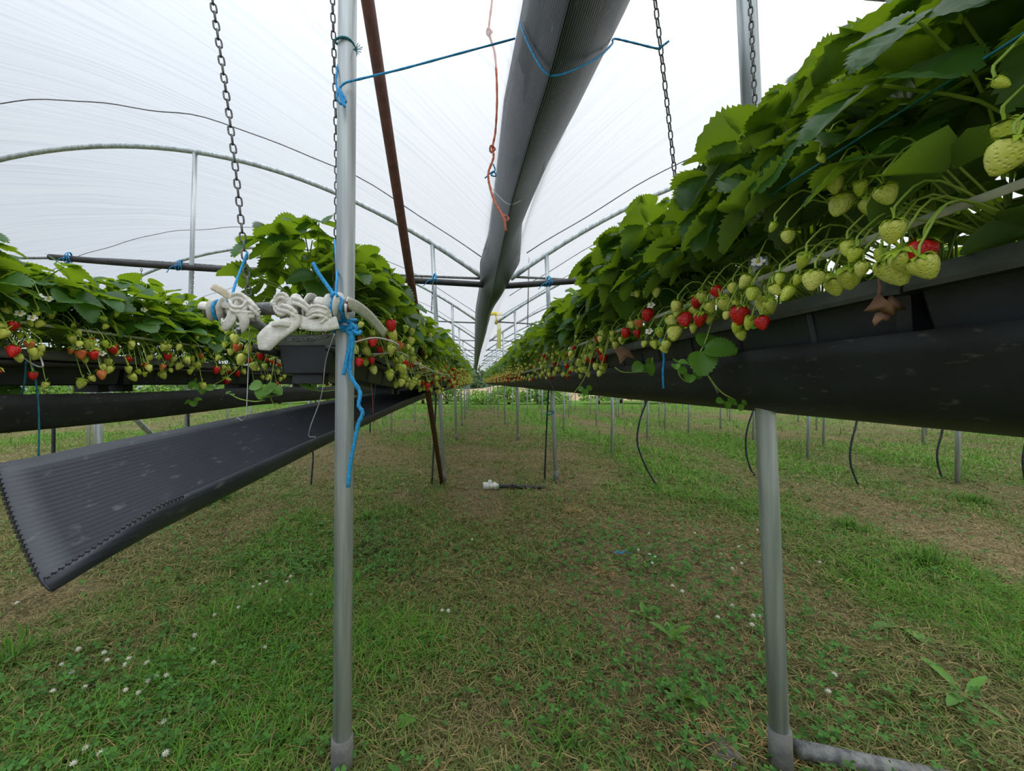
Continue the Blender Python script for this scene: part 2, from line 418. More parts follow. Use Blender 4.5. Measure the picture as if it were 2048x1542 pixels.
# grass: nobody could count it, one object
def blades(n, y0, y1, length, width, upright, seed, ext=0):
    r = np.random.default_rng(seed)
    y = np.sqrt(r.uniform(y0 ** 2, y1 ** 2, n)); x = (r.uniform(-40 - ext, 2090 + ext, n) - CX) / F * y
    g = patch(x, y) + r.normal(0, .16, n); g = np.clip(g, 0, 1)
    keep = r.uniform(0, 1, n) < (.45 + .55 * patch(x, y)); x, y, g = x[keep], y[keep], g[keep]; n = len(x)
    tall = .55 + 1.0 * patch(x, y) ** 1.5
    L = length * tall * r.uniform(.5, 1.5, n); az = r.uniform(0, 2 * np.pi, n)
    up = np.clip(r.normal(upright, .28, n) + .2 * (g - .5), .03, 1.25)        # elevation
    lie = r.uniform(0, 1, n) < .42; up[lie] = r.uniform(.0, .25, lie.sum()); L[lie] *= 1.25
    dry = r.uniform(0, 1, n) < np.where(lie, .30, .07); g2 = np.where(dry, g * .15, g)
    w = width * r.uniform(.6, 1.4, n)
    z = gz(x, y) + np.where(lie, r.uniform(.004, .03, n), 0)
    dx, dy = np.cos(az), np.sin(az); px, py = -dy, dx
    p0 = np.stack([x, y, z], 1); hor = np.stack([dx, dy, 0 * dx], 1); side = np.stack([px, py, 0 * px], 1)
    zz = np.array([0, 0, 1.])
    c1, s1 = np.cos(up), np.sin(up); up2 = up - .55; c2, s2 = np.cos(up2), np.sin(up2)
    pm = p0 + (hor * c1[:, None] + zz * s1[:, None]) * (L * .55)[:, None]
    pt = pm + (hor * c2[:, None] + zz * s2[:, None]) * (L * .45)[:, None]
    sw = side * (w / 2)[:, None]
    v = np.stack([p0 - sw, p0 + sw, pm + sw * .85, pm - sw * .85, pt], 1).reshape(-1, 3)
    b = np.arange(n)[:, None] * 5
    q = np.concatenate([b + np.array([[0, 1, 2]]), b + np.array([[0, 2, 3]]), b + np.array([[3, 2, 4]])], 1).reshape(-1, 3)
    col = gcol(g2, r.uniform(0, 1, n)); col = np.where(dry[:, None], col * np.array([1.35, 1.2, 1.1]), col * 1.05)
    return v, q, np.repeat(col, 5, 0)
vs, qs, cs, off = [], [], [], 0
for a in [(16000, .35, .93, .050, .0032, .75, 6, 500), (110000, .93, 1.9, .050, .0028, .75, 1, 300), (105000, 1.9, 3.6, .055, .0042, .75, 2, 200), (90000, 3.6, 8, .065, .0075, .8, 3), (60000, 8, 26, .10, .016, .9, 4)]:
    v, q, c = blades(*a); vs.append(v); qs.append(q + off); cs.append(c); off += len(v)
grass = link('grass', np_mesh('grass', np.concatenate(vs), np.concatenate(qs), M['grass'], np.concatenate(cs)))
tag(grass, 'mown grass with dry clippings covering the ground between the beds', 'grass', kind='stuff')

# clover leaves
def clover(n, seed):
    r = np.random.default_rng(seed); X, Y = [], []
    while len(X) < n:
        y = math.sqrt(r.uniform(.93 ** 2, 4.5 ** 2)); x = (r.uniform(-30, 2080) - CX) / F * y
        dens = 1.3 * math.exp(-((x + 1.0) / .45) ** 2 - ((y - 1.22) / .33) ** 2) + .8 * math.exp(-((x - .75) / .5) ** 2 - ((y - 1.25) / .3) ** 2) + .55 * math.exp(-((x + .75) / .5) ** 2 - ((y - 2.2) / .5) ** 2) + .6 * math.exp(-((x - .95) / .5) ** 2 - ((y - 2.0) / .6) ** 2) + .05
        if r.uniform() < dens: X.append(x); Y.append(y)
    X, Y = np.array(X), np.array(Y); Z = gz(X, Y) + r.uniform(.015, .055, n)
    s = r.uniform(.007, .013, n) * (1 + .25 * (Y > 2)); V_, Q_, C_ = [], [], []
    tilt = r.normal(0, .35, (n, 2)); az = r.uniform(0, 6.28, n); o = 0
    base = np.array([[0, 0], [.45, -.45], [.95, -.52], [1.2, -.22], [1.08, 0], [1.2, .22], [.95, .52], [.45, .45]])
    for k in range(3):
        a = az + k * 2.094
        for j, (bx, by) in enumerate(base): pass
        bx = base[:, 0][None] * s[:, None]; by = base[:, 1][None] * s[:, None]
        px = bx * np.cos(a)[:, None] - by * np.sin(a)[:, None]; py = bx * np.sin(a)[:, None] + by * np.cos(a)[:, None]
        pz = px * tilt[:, :1] + py * tilt[:, 1:] + .25 * np.abs(by)
        V_.append(np.stack([X[:, None] + px, Y[:, None] + py, Z[:, None] + pz], 2).reshape(-1, 3))
        b = np.arange(n)[:, None] * 8 + o; o += n * 8
        Q_.append(np.concatenate([b + np.array([[0, 1, 2, 3]]), b + np.array([[0, 3, 4, 5]]), b + np.array([[0, 5, 6, 7]])], 1).reshape(-1, 4))
        c = np.array([.085, .225, .04])[None] * r.uniform(.6, 1.35, n)[:, None]; C_.append(np.repeat(c, 8, 0))
    return np.concatenate(V_), np.concatenate(Q_), np.concatenate(C_)
v, q, c = clover(6500, 5)
cl = link('clover_leaves', np_mesh('clover_leaves', v, q, M['grass'], c)); tag(cl, 'low green clover leaves growing through the mown grass', 'clover', kind='stuff')

# ------------------------------------------------------------------ polythene roof
VAL_L, VAL_R, BW, Z0, RISE = .10, .36, 7.4, 2.05, 1.34
def hoop_z(x, xa, xb):
    t = abs((x - (xa + xb) / 2)) / ((xb - xa) / 2); return Z0 + RISE * (1 - t * t)
BAYS = [(VAL_L - BW, VAL_L), (VAL_R, VAL_R + BW), (VAL_L - 2 * BW - .26, VAL_L - BW - .26), (VAL_R + BW + .26, VAL_R + 2 * BW + .26)]
FRAMES = [1.03 + 3.0 * k for k in range(-1, 9)]           # post lines along the rows
END = FRAMES[-1] + .3
rib = random.Random(3)
for bi, (xa, xb) in enumerate(BAYS):
    rows = []
    ny = 90 if bi < 2 else 30
    for i in range(ny + 1):
        y = -3 + (END + 3) * i / ny; row = []
        ph = (y - 1.03) / 3.0; sag = math.sin(math.pi * (ph % 1)) ** 2
        for j in range(61):
            x = xa + (xb - xa) * j / 60
            row.append((x, y, hoop_z(x, xa, xb) + .035 - .05 * sag + .012 * math.sin(y * 9 + x * 2.3) * (1 if bi < 2 else 0)))
        # the free edges hang down into the valley gutters
        if bi == 0 or bi == 2: row.append((xb + .035, y, Z0 - .03)); row.append((xb + .06, y, Z0 - .12 + .02 * math.sin(y * 3)))
        else: row = [(xa - .06, y, Z0 - .10), (xa - .02, y, Z0 - .02)] + row
        rows.append(row)
    o = sheet('ceiling_film', rows, M['film'], thick=0, skew=-.5 if bi in (0, 2) else .55); tag(o, kind='structure')

BN = ['left bay', 'right bay']
for k, y in enumerate(FRAMES):
    if k == 0: continue
    for bi in range(2):
        xa, xb = BAYS[bi]; mb = MB()
        pts = [V((xa + (xb - xa) * j / 40, y, hoop_z(xa + (xb - xa) * j / 40, xa, xb))) for j in range(41)]
        tube(mb, pts, .025, 10)
        where = f'{ordw(k - 1)} one from the front'
        o = mb.build('tunnel_hoop', M['galv']); tag(o, f'curved galvanised steel roof hoop of the {BN[bi]}, {where}', 'roof hoop', f'steel roof hoops of the {BN[bi]}')

# tie rods, one for each frame and bay
def tie(k, bi):
    y = FRAMES[k]; xa, xb = BAYS[bi]; mb = MB()
    if bi == 0:
        zz = [(xb - .04, 2.06), (-.9, 2.10), (-2.2, 2.16), (-4.2, 2.27), (-6.4, 2.2)]
    else:
        zz = [(xa + .0, 2.08), (.9, 2.05), (1.25, 2.02), (2.6, 2.0), (6.8, 2.1)]
    tube(mb, smooth([(x, y + .03, z) for x, z in zz], 5), .013, 8)
    o = mb.build('tie_rod', M['galv_old']); tag(o, f'thin level steel tie rod across the {BN[bi]}, {ordw(k - 1)} one from the front', 'tie rod', f'tie rods of the {BN[bi]}')
for k in range(1, len(FRAMES)):
    for bi in range(2): tie(k, bi)

# roof lashing ropes showing as dark wavy lines along the film
for bi, lst in ((0, [(3.25, 0), (5.9, 0), (8.6, 0)]), (1, [(3.15, 0), (4.75, 1), (6.1, 0), (8.7, 0)])):
    for n_, (y, s) in enumerate(lst):
        xa, xb = BAYS[bi]; mb = MB()
        pts = []
        for j in range(60):
            x = xa + .05 + (xb - xa - .1) * j / 59
            ph = ((y - 1.03) / 3.0) % 1
            pts.append(V((x, y + .05 * math.sin(x * 1.3) + .012 * math.sin(x * 9), hoop_z(x, xa, xb) - .035 - .05 * math.sin(math.pi * ph) ** 2 + .012 * math.sin(x * 5.1))))
        tube(mb, pts, .0045, 5); o = mb.build('roof_rope', M['rope'])
        tag(o, f'thin dark rope arched against the {BN[bi]} film, {ordw(n_)} from the front', 'rope', f'roof ropes of the {BN[bi]}')

# ------------------------------------------------------------------ valley gutter
GL = [(.2, .15, 2.08), (1.13, .138, 2.08), (1.52, .112, 2.08), (2.09, .11, 2.08), (2.89, .0975, 2.08), (3.58, .045, 2.08), (3.95, .05, 1.99), (5.4, .007, 2.0), (6.56, .0, 2.0), (13.8, -.02, 1.98), (26, -.05, 1.95)]
GM = [(.2, .225, 1.85), (.888, .21, 1.85), (1.097, .206, 1.848), (1.408, .19, 1.85), (1.89, .172, 1.85), (3.0, .165, 1.84), (3.9, .16, 1.83), (6.1, .137, 1.75), (10.3, .09, 1.75), (26, .06, 1.70)]
GR = [(.2, .46, 2.08), (1.128, .437, 2.08), (1.585, .398, 2.08), (1.895, .362, 2.08), (2.57, .305, 2.08), (2.82, .328, 2.08), (3.58, .40, 2.08), (3.95, .30, 1.95), (5.13, .2, 2.0), (7.6, .2, 2.0), (13, .16, 2.0), (26, .13, 1.95)]
rows = []
for d in list(np.linspace(.2, 5, 70)) + list(np.linspace(5.2, END, 50)):
    a, m, b = V((lerp_table(GL, d)[0], d, lerp_table(GL, d)[1])), V((lerp_table(GM, d)[0], d, lerp_table(GM, d)[1])), V((lerp_table(GR, d)[0], d, lerp_table(GR, d)[1]))
    w = .01 * math.sin(d * 4.3)
    l2 = [a.lerp(m, t) + V((-.012, 0, -.01)) * math.sin(math.pi * t) for t in (0, .25, .5, .75, .94, .985)]
    r2 = [m.lerp(b, t) + V((.025, 0, -.015 + w)) * math.sin(math.pi * t) for t in (.0, .03, .12, .35, .6, .8, 1)]
    rows.append(l2 + r2)
gut = sheet('valley_gutter', rows, M['gutter'], thick=.004); tag(gut, 'long grey black V-shaped plastic gutter hanging in the valley between both roofs', 'gutter')
mb = MB(); tube(mb, [V((lerp_table(GM, d)[0], d, lerp_table(GM, d)[1] - .006)) for d in np.linspace(.3, 3.8, 60)], .0035, 6)
mb.build('fold_seam', M['black_pipe'], gut)

# ------------------------------------------------------------------ posts
def post(top, bot, r, label, group, sleeve=None, bolt=False, name='steel_post', smat='galv_old', flare=False):
    top, bot = V(top), V(bot)
    rt = thing(name, bot, label, 'post', group)
    mb = MB(); n = 16
    pts = [V((0, 0, -.05)), (top - bot) * .3, (top - bot) * .7, top - bot]
    tube(mb, pts, lambda i: r, n)
    mb.build('tube', M['galv'], rt)
    if sleeve:
        m2 = MB(); ax = (top - bot).normalized()
        tube(m2, [ax * -.05, ax * (sleeve * .55), ax * sleeve, ax * (sleeve + .002)], lambda i: r * (1.17 if i < 3 else 1.0), n)
        m2.build('ground_sleeve', M[smat], rt)
    if bolt:
        m3 = MB(); c = (top - bot).normalized() * (sleeve * .38)
        MM = Matrix.Translation(c + V((-.004, -r * 1.15, 0))) @ Matrix.Rotation(R(90), 4, 'X')
        lathe(m3, [(0, .008), (.006, .007), (.0065, 0)], 6, 0, MM); m3.build('bolt', M['bolt'], rt)
    return rt

# rows: main left row and main right row reach up to the hoops
for k, y in enumerate(FRAMES):
    if k == 0: continue
    if k == 1:
        post(P(697.5, -365, 1.03), P(684, 1546, 1.03), .0235, 'tall galvanised post in the foreground with blue twine knotted round it', 'tall posts of the left bed', .095, True, smat='stone')
        post(P(1475, -400, 1.03), P(1563, 1546, 1.03), .0225, 'tall galvanised post at the foreground of the right bed', 'tall posts of the right bed', .115, smat='stone')
        continue
    r = .0215 if k < 4 else .02
    lx = [-.43, -.31] if k == 2 else [-.40, -.325]
    post((lx[0], y, hoop_z(lx[0], *BAYS[0]) - .01), (lx[1], y, gz1(lx[1], y) - .01), r, f'tall galvanised post standing along the left bed, {ordw(k - 1)} from the front', 'tall posts of the left bed', .12)
    rx = [.72, .82] if k == 2 else [.70, .76]
    post((rx[0], y, hoop_z(rx[0], *BAYS[1]) - .01), (rx[1], y, gz1(rx[1], y) - .01), r, f'tall galvanised post standing along the right bed, {ordw(k - 1)} from the front', 'tall posts of the right bed', .12)
# tall posts behind the far left bed
for k, y in enumerate(FRAMES):
    if 2 <= k <= 5:
        post((-2.82, y, hoop_z(-2.82, *BAYS[0]) - .01), (-2.92, y, gz1(-2.92, y) - .01), .0215, f'tall galvanised post rising behind the far left bed to a hoop, {ordw(k - 2)} from the front', 'tall posts behind the far left bed')
# short legs of the beds further off on either side
def legs(x, ys_, word, side):
    for k, y in enumerate(ys_):
        z0 = gz1(x, y); mb = MB(); tube(mb, [V((0, 0, -.05)), V((.01, 0, .5)), V((.0, 0, .97 - z0))], .02, 10)
        o = mb.build('bed_leg', M['galv']); o.location = (x + random.uniform(-.04, .04), y, z0)
        tag(o, f'slim steel leg under the {word} bed out {side}, {ordw(k)} of its row', 'leg', f'legs of the {word} bed to the {side}')
legs(1.93, [5.6, 8.6, 11.6, 14.6, 17.6, 20.6], 'second', 'right')
legs(3.10, [4.2, 7.2, 10.1, 13.2, 16.2, 19.2, 22.2], 'third', 'right')
legs(4.30, [5.2, 8.0, 9.0, 12.0, 15.0, 18.0], 'fourth', 'right')
legs(4.83, [4.0, 7.0, 13.6, 19.4], 'fifth', 'right')
legs(5.55, [6.35, 9.0, 12.0, 15.0, 18.2], 'sixth', 'right')
legs(7.25, [6.45, 8.5, 11.4, 14.4, 17.4], 'seventh', 'right')
legs(8.6, [7.6, 10.6, 13.6, 16.6], 'eighth', 'right')
legs(-1.66, [4.9, 8.0, 11.0, 14.0], 'second', 'left')
legs(-2.9, [3.1, 6.9, 9.9, 13.], 'third', 'left')
legs(-4.1, [4.3, 7.3, 10.3, 13.3], 'fourth', 'left')
legs(-5.3, [5.5, 8.5, 11.5], 'fifth', 'left')

# slanting braces
def stick(name, a, b, r, mat, label, cat, n=12):
    a, b = V(a), V(b); mb = MB(); tube(mb, [V((0, 0, 0)), (a - b) * .5, a - b], r, n); o = mb.build(name, mat); o.location = b; return tag(o, label, cat)
top = P(735, 0, 1.23); botm = V((-.325, 3.93, .02)); dirv = (top - botm)
stick('brace_pole', botm + dirv * 1.10, botm, .021, M['rust_tube'], 'rust brown steel pole slanting from the roof down behind the left bed', 'brace')
stick('brace_pole', (-2.42, 2.6, .975), (-2.75, 4.0, .01), .02, M['galv'], 'slanting galvanised brace under the far left bed', 'brace')

# dark mainline pipe hung from the tie rods
mb = MB(); tube(mb, smooth([P(100, 514, 3.9), P(300, 530, 3.9), P(600, 548, 3.9), P(860, 563, 3.9), P(962, 569, 3.9), P(1005, 572, 3.9), P(1165, 561, 3.9), P(1420, 545, 3.9)], 6), .030, 12)
tag(mb.build('water_pipe', M['black_pipe']), 'thick black water pipe hung level under the tie rods across both bays', 'pipe')

# ------------------------------------------------------------------ beds
# centre line of each bed: depth -> (x, rim height)
BED = {
 'L': [(1.28, -.55, 1.155), (2.0, -.52, 1.105), (2.7, -.47, 1.065), (4.0, -.41, 1.085), (7.0, -.385, 1.12), (26, -.385, 1.13)],
 'R': [(-.5, .755, 1.172), (3, .755, 1.165), (8, .755, 1.15), (26, .755, 1.15)],
 'F': [(.9, -1.62, 1.115), (26, -1.62, 1.125)],
}
def bedpt(b, d): x, z = lerp_table(BED[b], d); return V((x, d, z))

def trough_mesh(L):
    mb = MB(); wt, wb, h, w = .098, .074, .125, .004
    # outer wall with lip, inner wall, bottom; slightly rounded section loops, local z=0 at the rim
    def loop(hw, hl, z): 
        c = .012; return [(-hw + c, -hl, z), (hw - c, -hl, z), (hw, -hl + c, z), (hw, hl - c, z), (hw - c, hl, z), (-hw + c, hl, z), (-hw, hl - c, z), (-hw, -hl + c, z)]
    hl = L / 2
    rings = [loop(wb, hl - .022, -h), loop(wb + .004, hl - .018, -h + .004), loop(wt - .004, hl - .008, -.034), loop(wt + .018, hl - .002, -.034), loop(wt + .019, hl - .002, -.026), loop(wt + .006, hl - .002, 0), loop(wt - .006, hl - .014, 0), loop(wt - .01, hl - .018, -.03)]
    vs = [p for r_ in rings for p in r_]; fs = []
    for i in range(len(rings) - 1):
        for j in range(8): k = (j + 1) % 8; fs.append((i * 8 + j, i * 8 + k, (i + 1) * 8 + k, (i + 1) * 8 + j))
    fs.append(tuple(range(8))[::-1]); mb.add(vs, fs, 0)
    for sx in (-1, 1):                                  # drainage ribs on the long sides
        for y in (-.32, -.1, .12, .34):
            y *= L
            mb.add([(sx * (wb + .004), y - .008, -h + .006), (sx * (wb + .004), y + .008, -h + .006), (sx * (wt + .0), y + .008, -.03), (sx * (wt + .0), y - .008, -.03), (sx * (wb + .010), y, -h + .006), (sx * (wt + .004), y, -.03)],
                   [(0, 4, 5, 3), (4, 1, 2, 5), (0, 1, 4), (3, 5, 2)])
    for sy in (-1, 1): box(mb, (0, sy * (hl - .06), -h - .014), .10, .05, .03)
    mb.mi[24:48] = [1] * 24
    return mb.mesh('trough', [M['trough'], M['rim']], smooth=False)
def soil_mesh(L):
    mb = MB(); n = 20; vs = []; fs = []
    for i in range(n + 1):
        for j in range(7):
            vs.append(((j - 3) / 3 * .088, (i / n - .5) * (L - .04), -.026 + .02 * math.cos((j - 3) / 3 * 1.4) + random.uniform(-.006, .006)))
    for i in range(n):
        for j in range(6): fs.append((i * 7 + j, i * 7 + j + 1, (i + 1) * 7 + j + 1, (i + 1) * 7 + j))
    mb.add(vs, fs); return mb.mesh('substrate', M['soil'])
TL = 1.0
tmesh, smesh = trough_mesh(TL), soil_mesh(TL)
BW_ = {'L': 'near left bed', 'R': 'right bed', 'F': 'far left bed'}
for b, y0, cnt in (('L', 1.28, 24), ('R', -.39, 26), ('F', .75, 11)):
    for i in range(cnt):
        a, c = bedpt(b, y0 + i * TL), bedpt(b, y0 + (i + 1) * TL); m = (a + c) / 2; dv = (c - a).normalized()
        if b == 'L' and i == 0: lab = 'black plastic planting trough with its bare end showing beside the wrapped pipe'
        elif b == 'R' and i == 0: lab = 'black plastic planting trough at the very front of the right bed'
        elif b == 'F' and i == 0: lab = 'black plastic planting trough at the front of the far left bed'
        elif i < 20: lab = f'black plastic planting trough in the {BW_[b]}, {ordw(i)} from the front'
        else: lab = f'black plastic planting trough at the far end of the {BW_[b]}'
        o = link('planting_trough', tmesh); o.location = m
        o.rotation_euler = (math.asin(dv.z), 0, -math.atan2(dv.x, dv.y)); tag(o, lab, 'planting trough', f'troughs of the {BW_[b]}')
        if i < 6: link('substrate', smesh, o)
# rails under the trough lips
for b, y0, y1, sides in (('L', 1.2, 24, (1, -1)), ('R', -.3, 24, (1,)), ('F', .8, 12, (1,))):
    for sd in sides:
        mb = MB(); tube(mb, [bedpt(b, d) + V((sd * .108, 0, -.050)) for d in np.linspace(y0, y1, 60)], .011, 8)
        side = {('L', 1): 'aisle side', ('L', -1): 'outer side', ('R', -1): 'aisle side', ('R', 1): 'outer side', ('F', 1): 'inner side'}[(b, sd)]
        tag(mb.build('support_rail', M['black_pipe']), f'thin dark rail under the trough lip, {side} of the {BW_[b]}', 'rail')

# drip gutters hung under the beds
rows = []
for d in np.linspace(-.3, 24.5, 130):
    c = bedpt('R', d); w = .004 * math.sin(d * 2.1)
    sec = [(.655, 1.075), (.662, 1.04), (.670, .995), (.678 + w, .958), (.70, .944), (.74, .930), (.78, .922), (.82, .930), (.86, .955), (.885, 1.0), (.892, 1.06)]
    rows.append([(x, d, z + w * .5) for x, z in sec])
o = sheet('drip_gutter', rows, M['liner'], thick=.003); tag(o, 'matt black plastic drip gutter cupping the underside of the right bed', 'drip gutter')
# near left: hangs loose at the front end
LG = [  # depth, left rim x,z ; fold x,z ; right rim x,z
 (.44, -.600, .898, -.478, .782, -.474, .783), (.50, -.603, .898, -.482, .780, -.466, .800), (.56, -.606, .900, -.486, .780, -.452, .823), (.66, -.612, .902, -.487, .782, -.449, .827), (.80, -.615, .904, -.487, .787, -.446, .834),
 (1.1, -.62, .912, -.485, .800, -.440, .848), (1.55, -.61, .925, -.48, .820, -.432, .862), (2.2, -.59, .94, -.465, .84, -.40, .90), (3.0, -.55, .955, -.44, .865, -.36, .93), (4., -.51, .965, -.41, .89, -.31, .95), (7, -.49, .99, -.385, .91, -.28, .985), (25, -.49, .99, -.385, .91, -.28, .985)]
rows = []
for d in list(np.linspace(.44, 4, 80)) + list(np.linspace(4.2, 24.5, 60)):
    lx, lz, mx, mz, rx, rz = lerp_table(LG, d); A, B, C = V((lx, d, lz)), V((mx, d, mz)), V((rx, d, rz))
    skew = lambda p: p
    l_ = [A.lerp(B, t) + V((-.002, 0, -.005)) * math.sin(math.pi * t) + V((0, .06 * (1 - t) * max(0, 1 - (d - .44) / .5), 0)) for t in (0, .12, .25, .4, .55, .7, .85, .96)]
    r_ = [B.lerp(C, t) + V((.010, 0, -.012)) * math.sin(math.pi * t) for t in (.05, .3, .6, .85, 1)]
    rows.append(l_ + r_)
o = sheet('drip_gutter', rows, M['sheet'], thick=.004); tag(o, 'corrugated dark grey plastic drip gutter hanging loose toward the viewer under the near left bed', 'drip gutter')
mb = MB()                                                  # open flutes along the cut end and the torn edge
r0 = rows[0]; cut = [V(p) for p in r0[:8]]; tot = sum((b - a).length for a, b in zip(cut, cut[1:])); pos = .004
def along(path, pos):
    for a, b in zip(path, path[1:]):
        L = (b - a).length
        if pos <= L: return a.lerp(b, pos / L)
        pos -= L
    return path[-1]
tear = [V(r[-1]) for r in rows[:5]]
for path, step in ((cut, .0072), (tear, .0072)):
    tot = sum((b - a).length for a, b in zip(path, path[1:])); pos = .003
    while pos < tot: box(mb, along(path, pos) + V((0, -.0005, 0)), .0042, .003, .0042); pos += step
mb.build('fluted_edge', M['black_pipe'], o, smooth=False)
rows = []
for d in np.linspace(.8, 14, 80):
    w = .006 * math.sin(d * 2.7)
    rows.append([(x, d, z + w) for x, z in [(-1.72, .955), (-1.715, .88), (-1.70, .845), (-1.62, .838), (-1.515, .842), (-1.505, .86), (-1.502, .91), (-1.50, .965)]])
o = sheet('drip_gutter', rows, M['liner'], thick=.003); tag(o, 'matt black plastic drip gutter slung under the far left bed', 'drip gutter')

# plain bed runs further off on the right and left, seen only by their legs and hoses below the nearer beds
for x, word, side in ((1.93, 'second', 'right'), (3.10, 'third', 'right'), (4.30, 'fourth', 'right'), (4.83, 'fifth', 'right'), (5.55, 'sixth', 'right'), (7.25, 'seventh', 'right'), (8.6, 'eighth', 'right'),
                      (-2.9, 'third', 'left'), (-4.1, 'fourth', 'left'), (-5.3, 'fifth', 'left')):
    mb = MB(); L = 20
    sec = [(-.11, 0), (.11, 0), (.11, -.022), (.096, -.022), (.075, -.125), (-.075, -.125), (-.096, -.022), (-.11, -.022)]
    y0 = .8 if x == 1.93 else 2.5
    vs = [(a, y, b) for y in (0, L) for a, b in sec]
    mb.add(vs, [(j, (j + 1) % 8, 8 + (j + 1) % 8, 8 + j) for j in range(8)] + [tuple(range(8))[::-1], tuple(range(8, 16))])
    o = mb.build('planting_trough', M['trough'], smooth=False); o.location = (x, y0, 1.12)
    tag(o, f'black trough run of the {word} bed out to the {side}', 'planting trough')

# ------------------------------------------------------------------ strawberry leaves
def leaflet_hi(mb, Mx, L, fold, droop, tint):
    N_ = 9; vs = []; fs = []; idx = {}
    def w(t): return .47 * L * (math.sin(math.pi * min(1, t ** .82)) ** .62) if t < .9 else .47 * L * (math.sin(math.pi * (t ** .82)) ** .62)
    def put(key, t, x): 
        z = abs(x) * math.tan(fold) - droop * L * t * t; idx[key] = len(vs)
        vs.append(Mx @ V((x, t * L, z + (.045 * L if (key[0] == 'i' and key[1] % 2) else 0))))
    ts = [0.02 + .96 * i / N_ for i in range(N_ + 1)]
    for i, t in enumerate(ts):
        put(('m', i), t, 0)
        for s in (-1, 1):
            ww = max(w(t), .012 * L); put(('i', i, s), min(t + .03, .99), s * ww * .55); put(('e', i, s), t + .0, s * ww * .97)
            if i < N_:
                t2 = t + .075; put(('t', i, s), t2 + .03, s * (max(w(min(t2, .99)), .03 * L) * 1.06 + .032 * L))
    for i in range(N_):
        for s in (-1, 1):
            a = [idx[('m', i)], idx[('i', i, s)], idx[('i', i + 1, s)], idx[('m', i + 1)]]
            b = [idx[('i', i, s)], idx[('e', i, s)], idx[('t', i, s)], idx[('e', i + 1, s)], idx[('i', i + 1, s)]]
            if s < 0: a.reverse(); b.reverse()
            fs.append(a); fs.append(b)
    mb.add(vs, fs, 0, tint)
def leaflet_lo(mb, Mx, L, fold, droop, tint, n=4):
    vs = []; fs = []
    prof = [(0, .05), (.25, .33), (.55, .44), (.85, .30), (1.0, .06)] if n == 4 else [(0, .06), (.5, .42), (1, .12)]
    for t, w in prof:
        for s in (-1, 0, 1): vs.append(Mx @ V((s * w * L, t * L, abs(s) * w * L * math.tan(fold) - droop * L * t * t)))
    for i in range(len(prof) - 1):
        fs.append((i * 3, i * 3 + 1, i * 3 + 4, i * 3 + 3)); fs.append((i * 3 + 1, i * 3 + 2, i * 3 + 5, i * 3 + 4))
    mb.add(vs, fs, 0, tint)
def frame(p, f, n):
    f = f.normalized(); s = f.cross(n).normalized(); n = s.cross(f).normalized()
    return Matrix(((s.x, f.x, n.x, p.x), (s.y, f.y, n.y, p.y), (s.z, f.z, n.z, p.z), (0, 0, 0, 1)))
def trifoliate(mb, p, f, n, L, lod, rnd):
    B = frame(V(p), V(f), V(n)); fold = rnd.uniform(.15, .5); tint = rnd.random()
    fn = {0: leaflet_hi, 1: leaflet_lo, 2: lambda *a: leaflet_lo(*a, n=2)}[lod]
    for ang in (0, 1, -1):
        a = ang * R(rnd.uniform(68, 88)); MM = B @ Matrix.Rotation(a, 4, 'Z') @ Matrix.Rotation(R(rnd.uniform(-18, 14)), 4, 'X') @ Matrix.Translation((0, .006, 0))
        fn(mb, MM, L * (1 if ang == 0 else .93) * rnd.uniform(.94, 1.06), fold, rnd.uniform(.05, .28), min(1, max(0, tint + rnd.uniform(-.12, .12))))
def plant_meshes(seed, nl, lod, rad, hgt, Lr):
    rnd = random.Random(seed); fo, st = MB(), MB(); ga = 2.39996
    for i in range(nl):
        u = (i + .5) / nl; th = math.acos(1 - u * .80); az = i * ga + rnd.uniform(-.5, .5)
        r_ = rnd.uniform(.82, 1.08)
        p = V((rad * r_ * math.sin(th) * math.cos(az), rad * r_ * math.sin(th) * math.sin(az), .04 + hgt * r_ * (math.cos(th) ** .8) * rnd.uniform(.82, 1.05)))
        outw = V((math.cos(az), math.sin(az), 0))
        f = (outw + V((0, 0, rnd.uniform(-.55, .35) - .25 * (th > 1.1)))).normalized()
        n = (V((0, 0, 1)) + outw * rnd.uniform(-.1, .75) + V((rnd.uniform(-.4, .4), rnd.uniform(-.4, .4), 0))).normalized()
        trifoliate(fo, p - f * .04, f, n, rnd.uniform(*Lr), lod, rnd)
        if lod < 2:
            c = V((rnd.uniform(-.03, .03), rnd.uniform(-.05, .05), 0)); e = p - f * .04
            mid = c.lerp(e, .5) + V((0, 0, .05)) - outw * .03
            tube(st, smooth([c, mid, e], 4 if lod == 0 else 2), .0022, 5 if lod == 0 else 3, cap=False)
    # small inner leaves fill the heart
    for i in range(nl // 2):
        az = rnd.uniform(0, 6.28); rr = rnd.uniform(.02, rad * .75)
        p = V((rr * math.cos(az), rr * math.sin(az), rnd.uniform(.02, hgt * .62))); f = V((math.cos(az), math.sin(az), rnd.uniform(-.2, .6)))
        trifoliate(fo, p, f, V((rnd.uniform(-.4, .4), rnd.uniform(-.4, .4), 1)), rnd.uniform(*Lr) * .75, min(lod + 1, 2) if lod else 1, rnd)
    fm = fo.mesh('foliage', M['leaf_near' if lod == 0 else 'leaf_far'], tint=True)
    sm = st.mesh('leaf_stalks', M['stalk']) if lod < 2 else None
    return fm, sm
PV = {0: [plant_meshes(100 + i, 27, 0, .25, .35, (.078, .116)) for i in range(6)],
      1: [plant_meshes(200 + i, 26, 1, .25, .35, (.068, .096)) for i in range(4)],
      2: [plant_meshes(300 + i, 22, 2, .26, .34, (.07, .10)) for i in range(4)]}

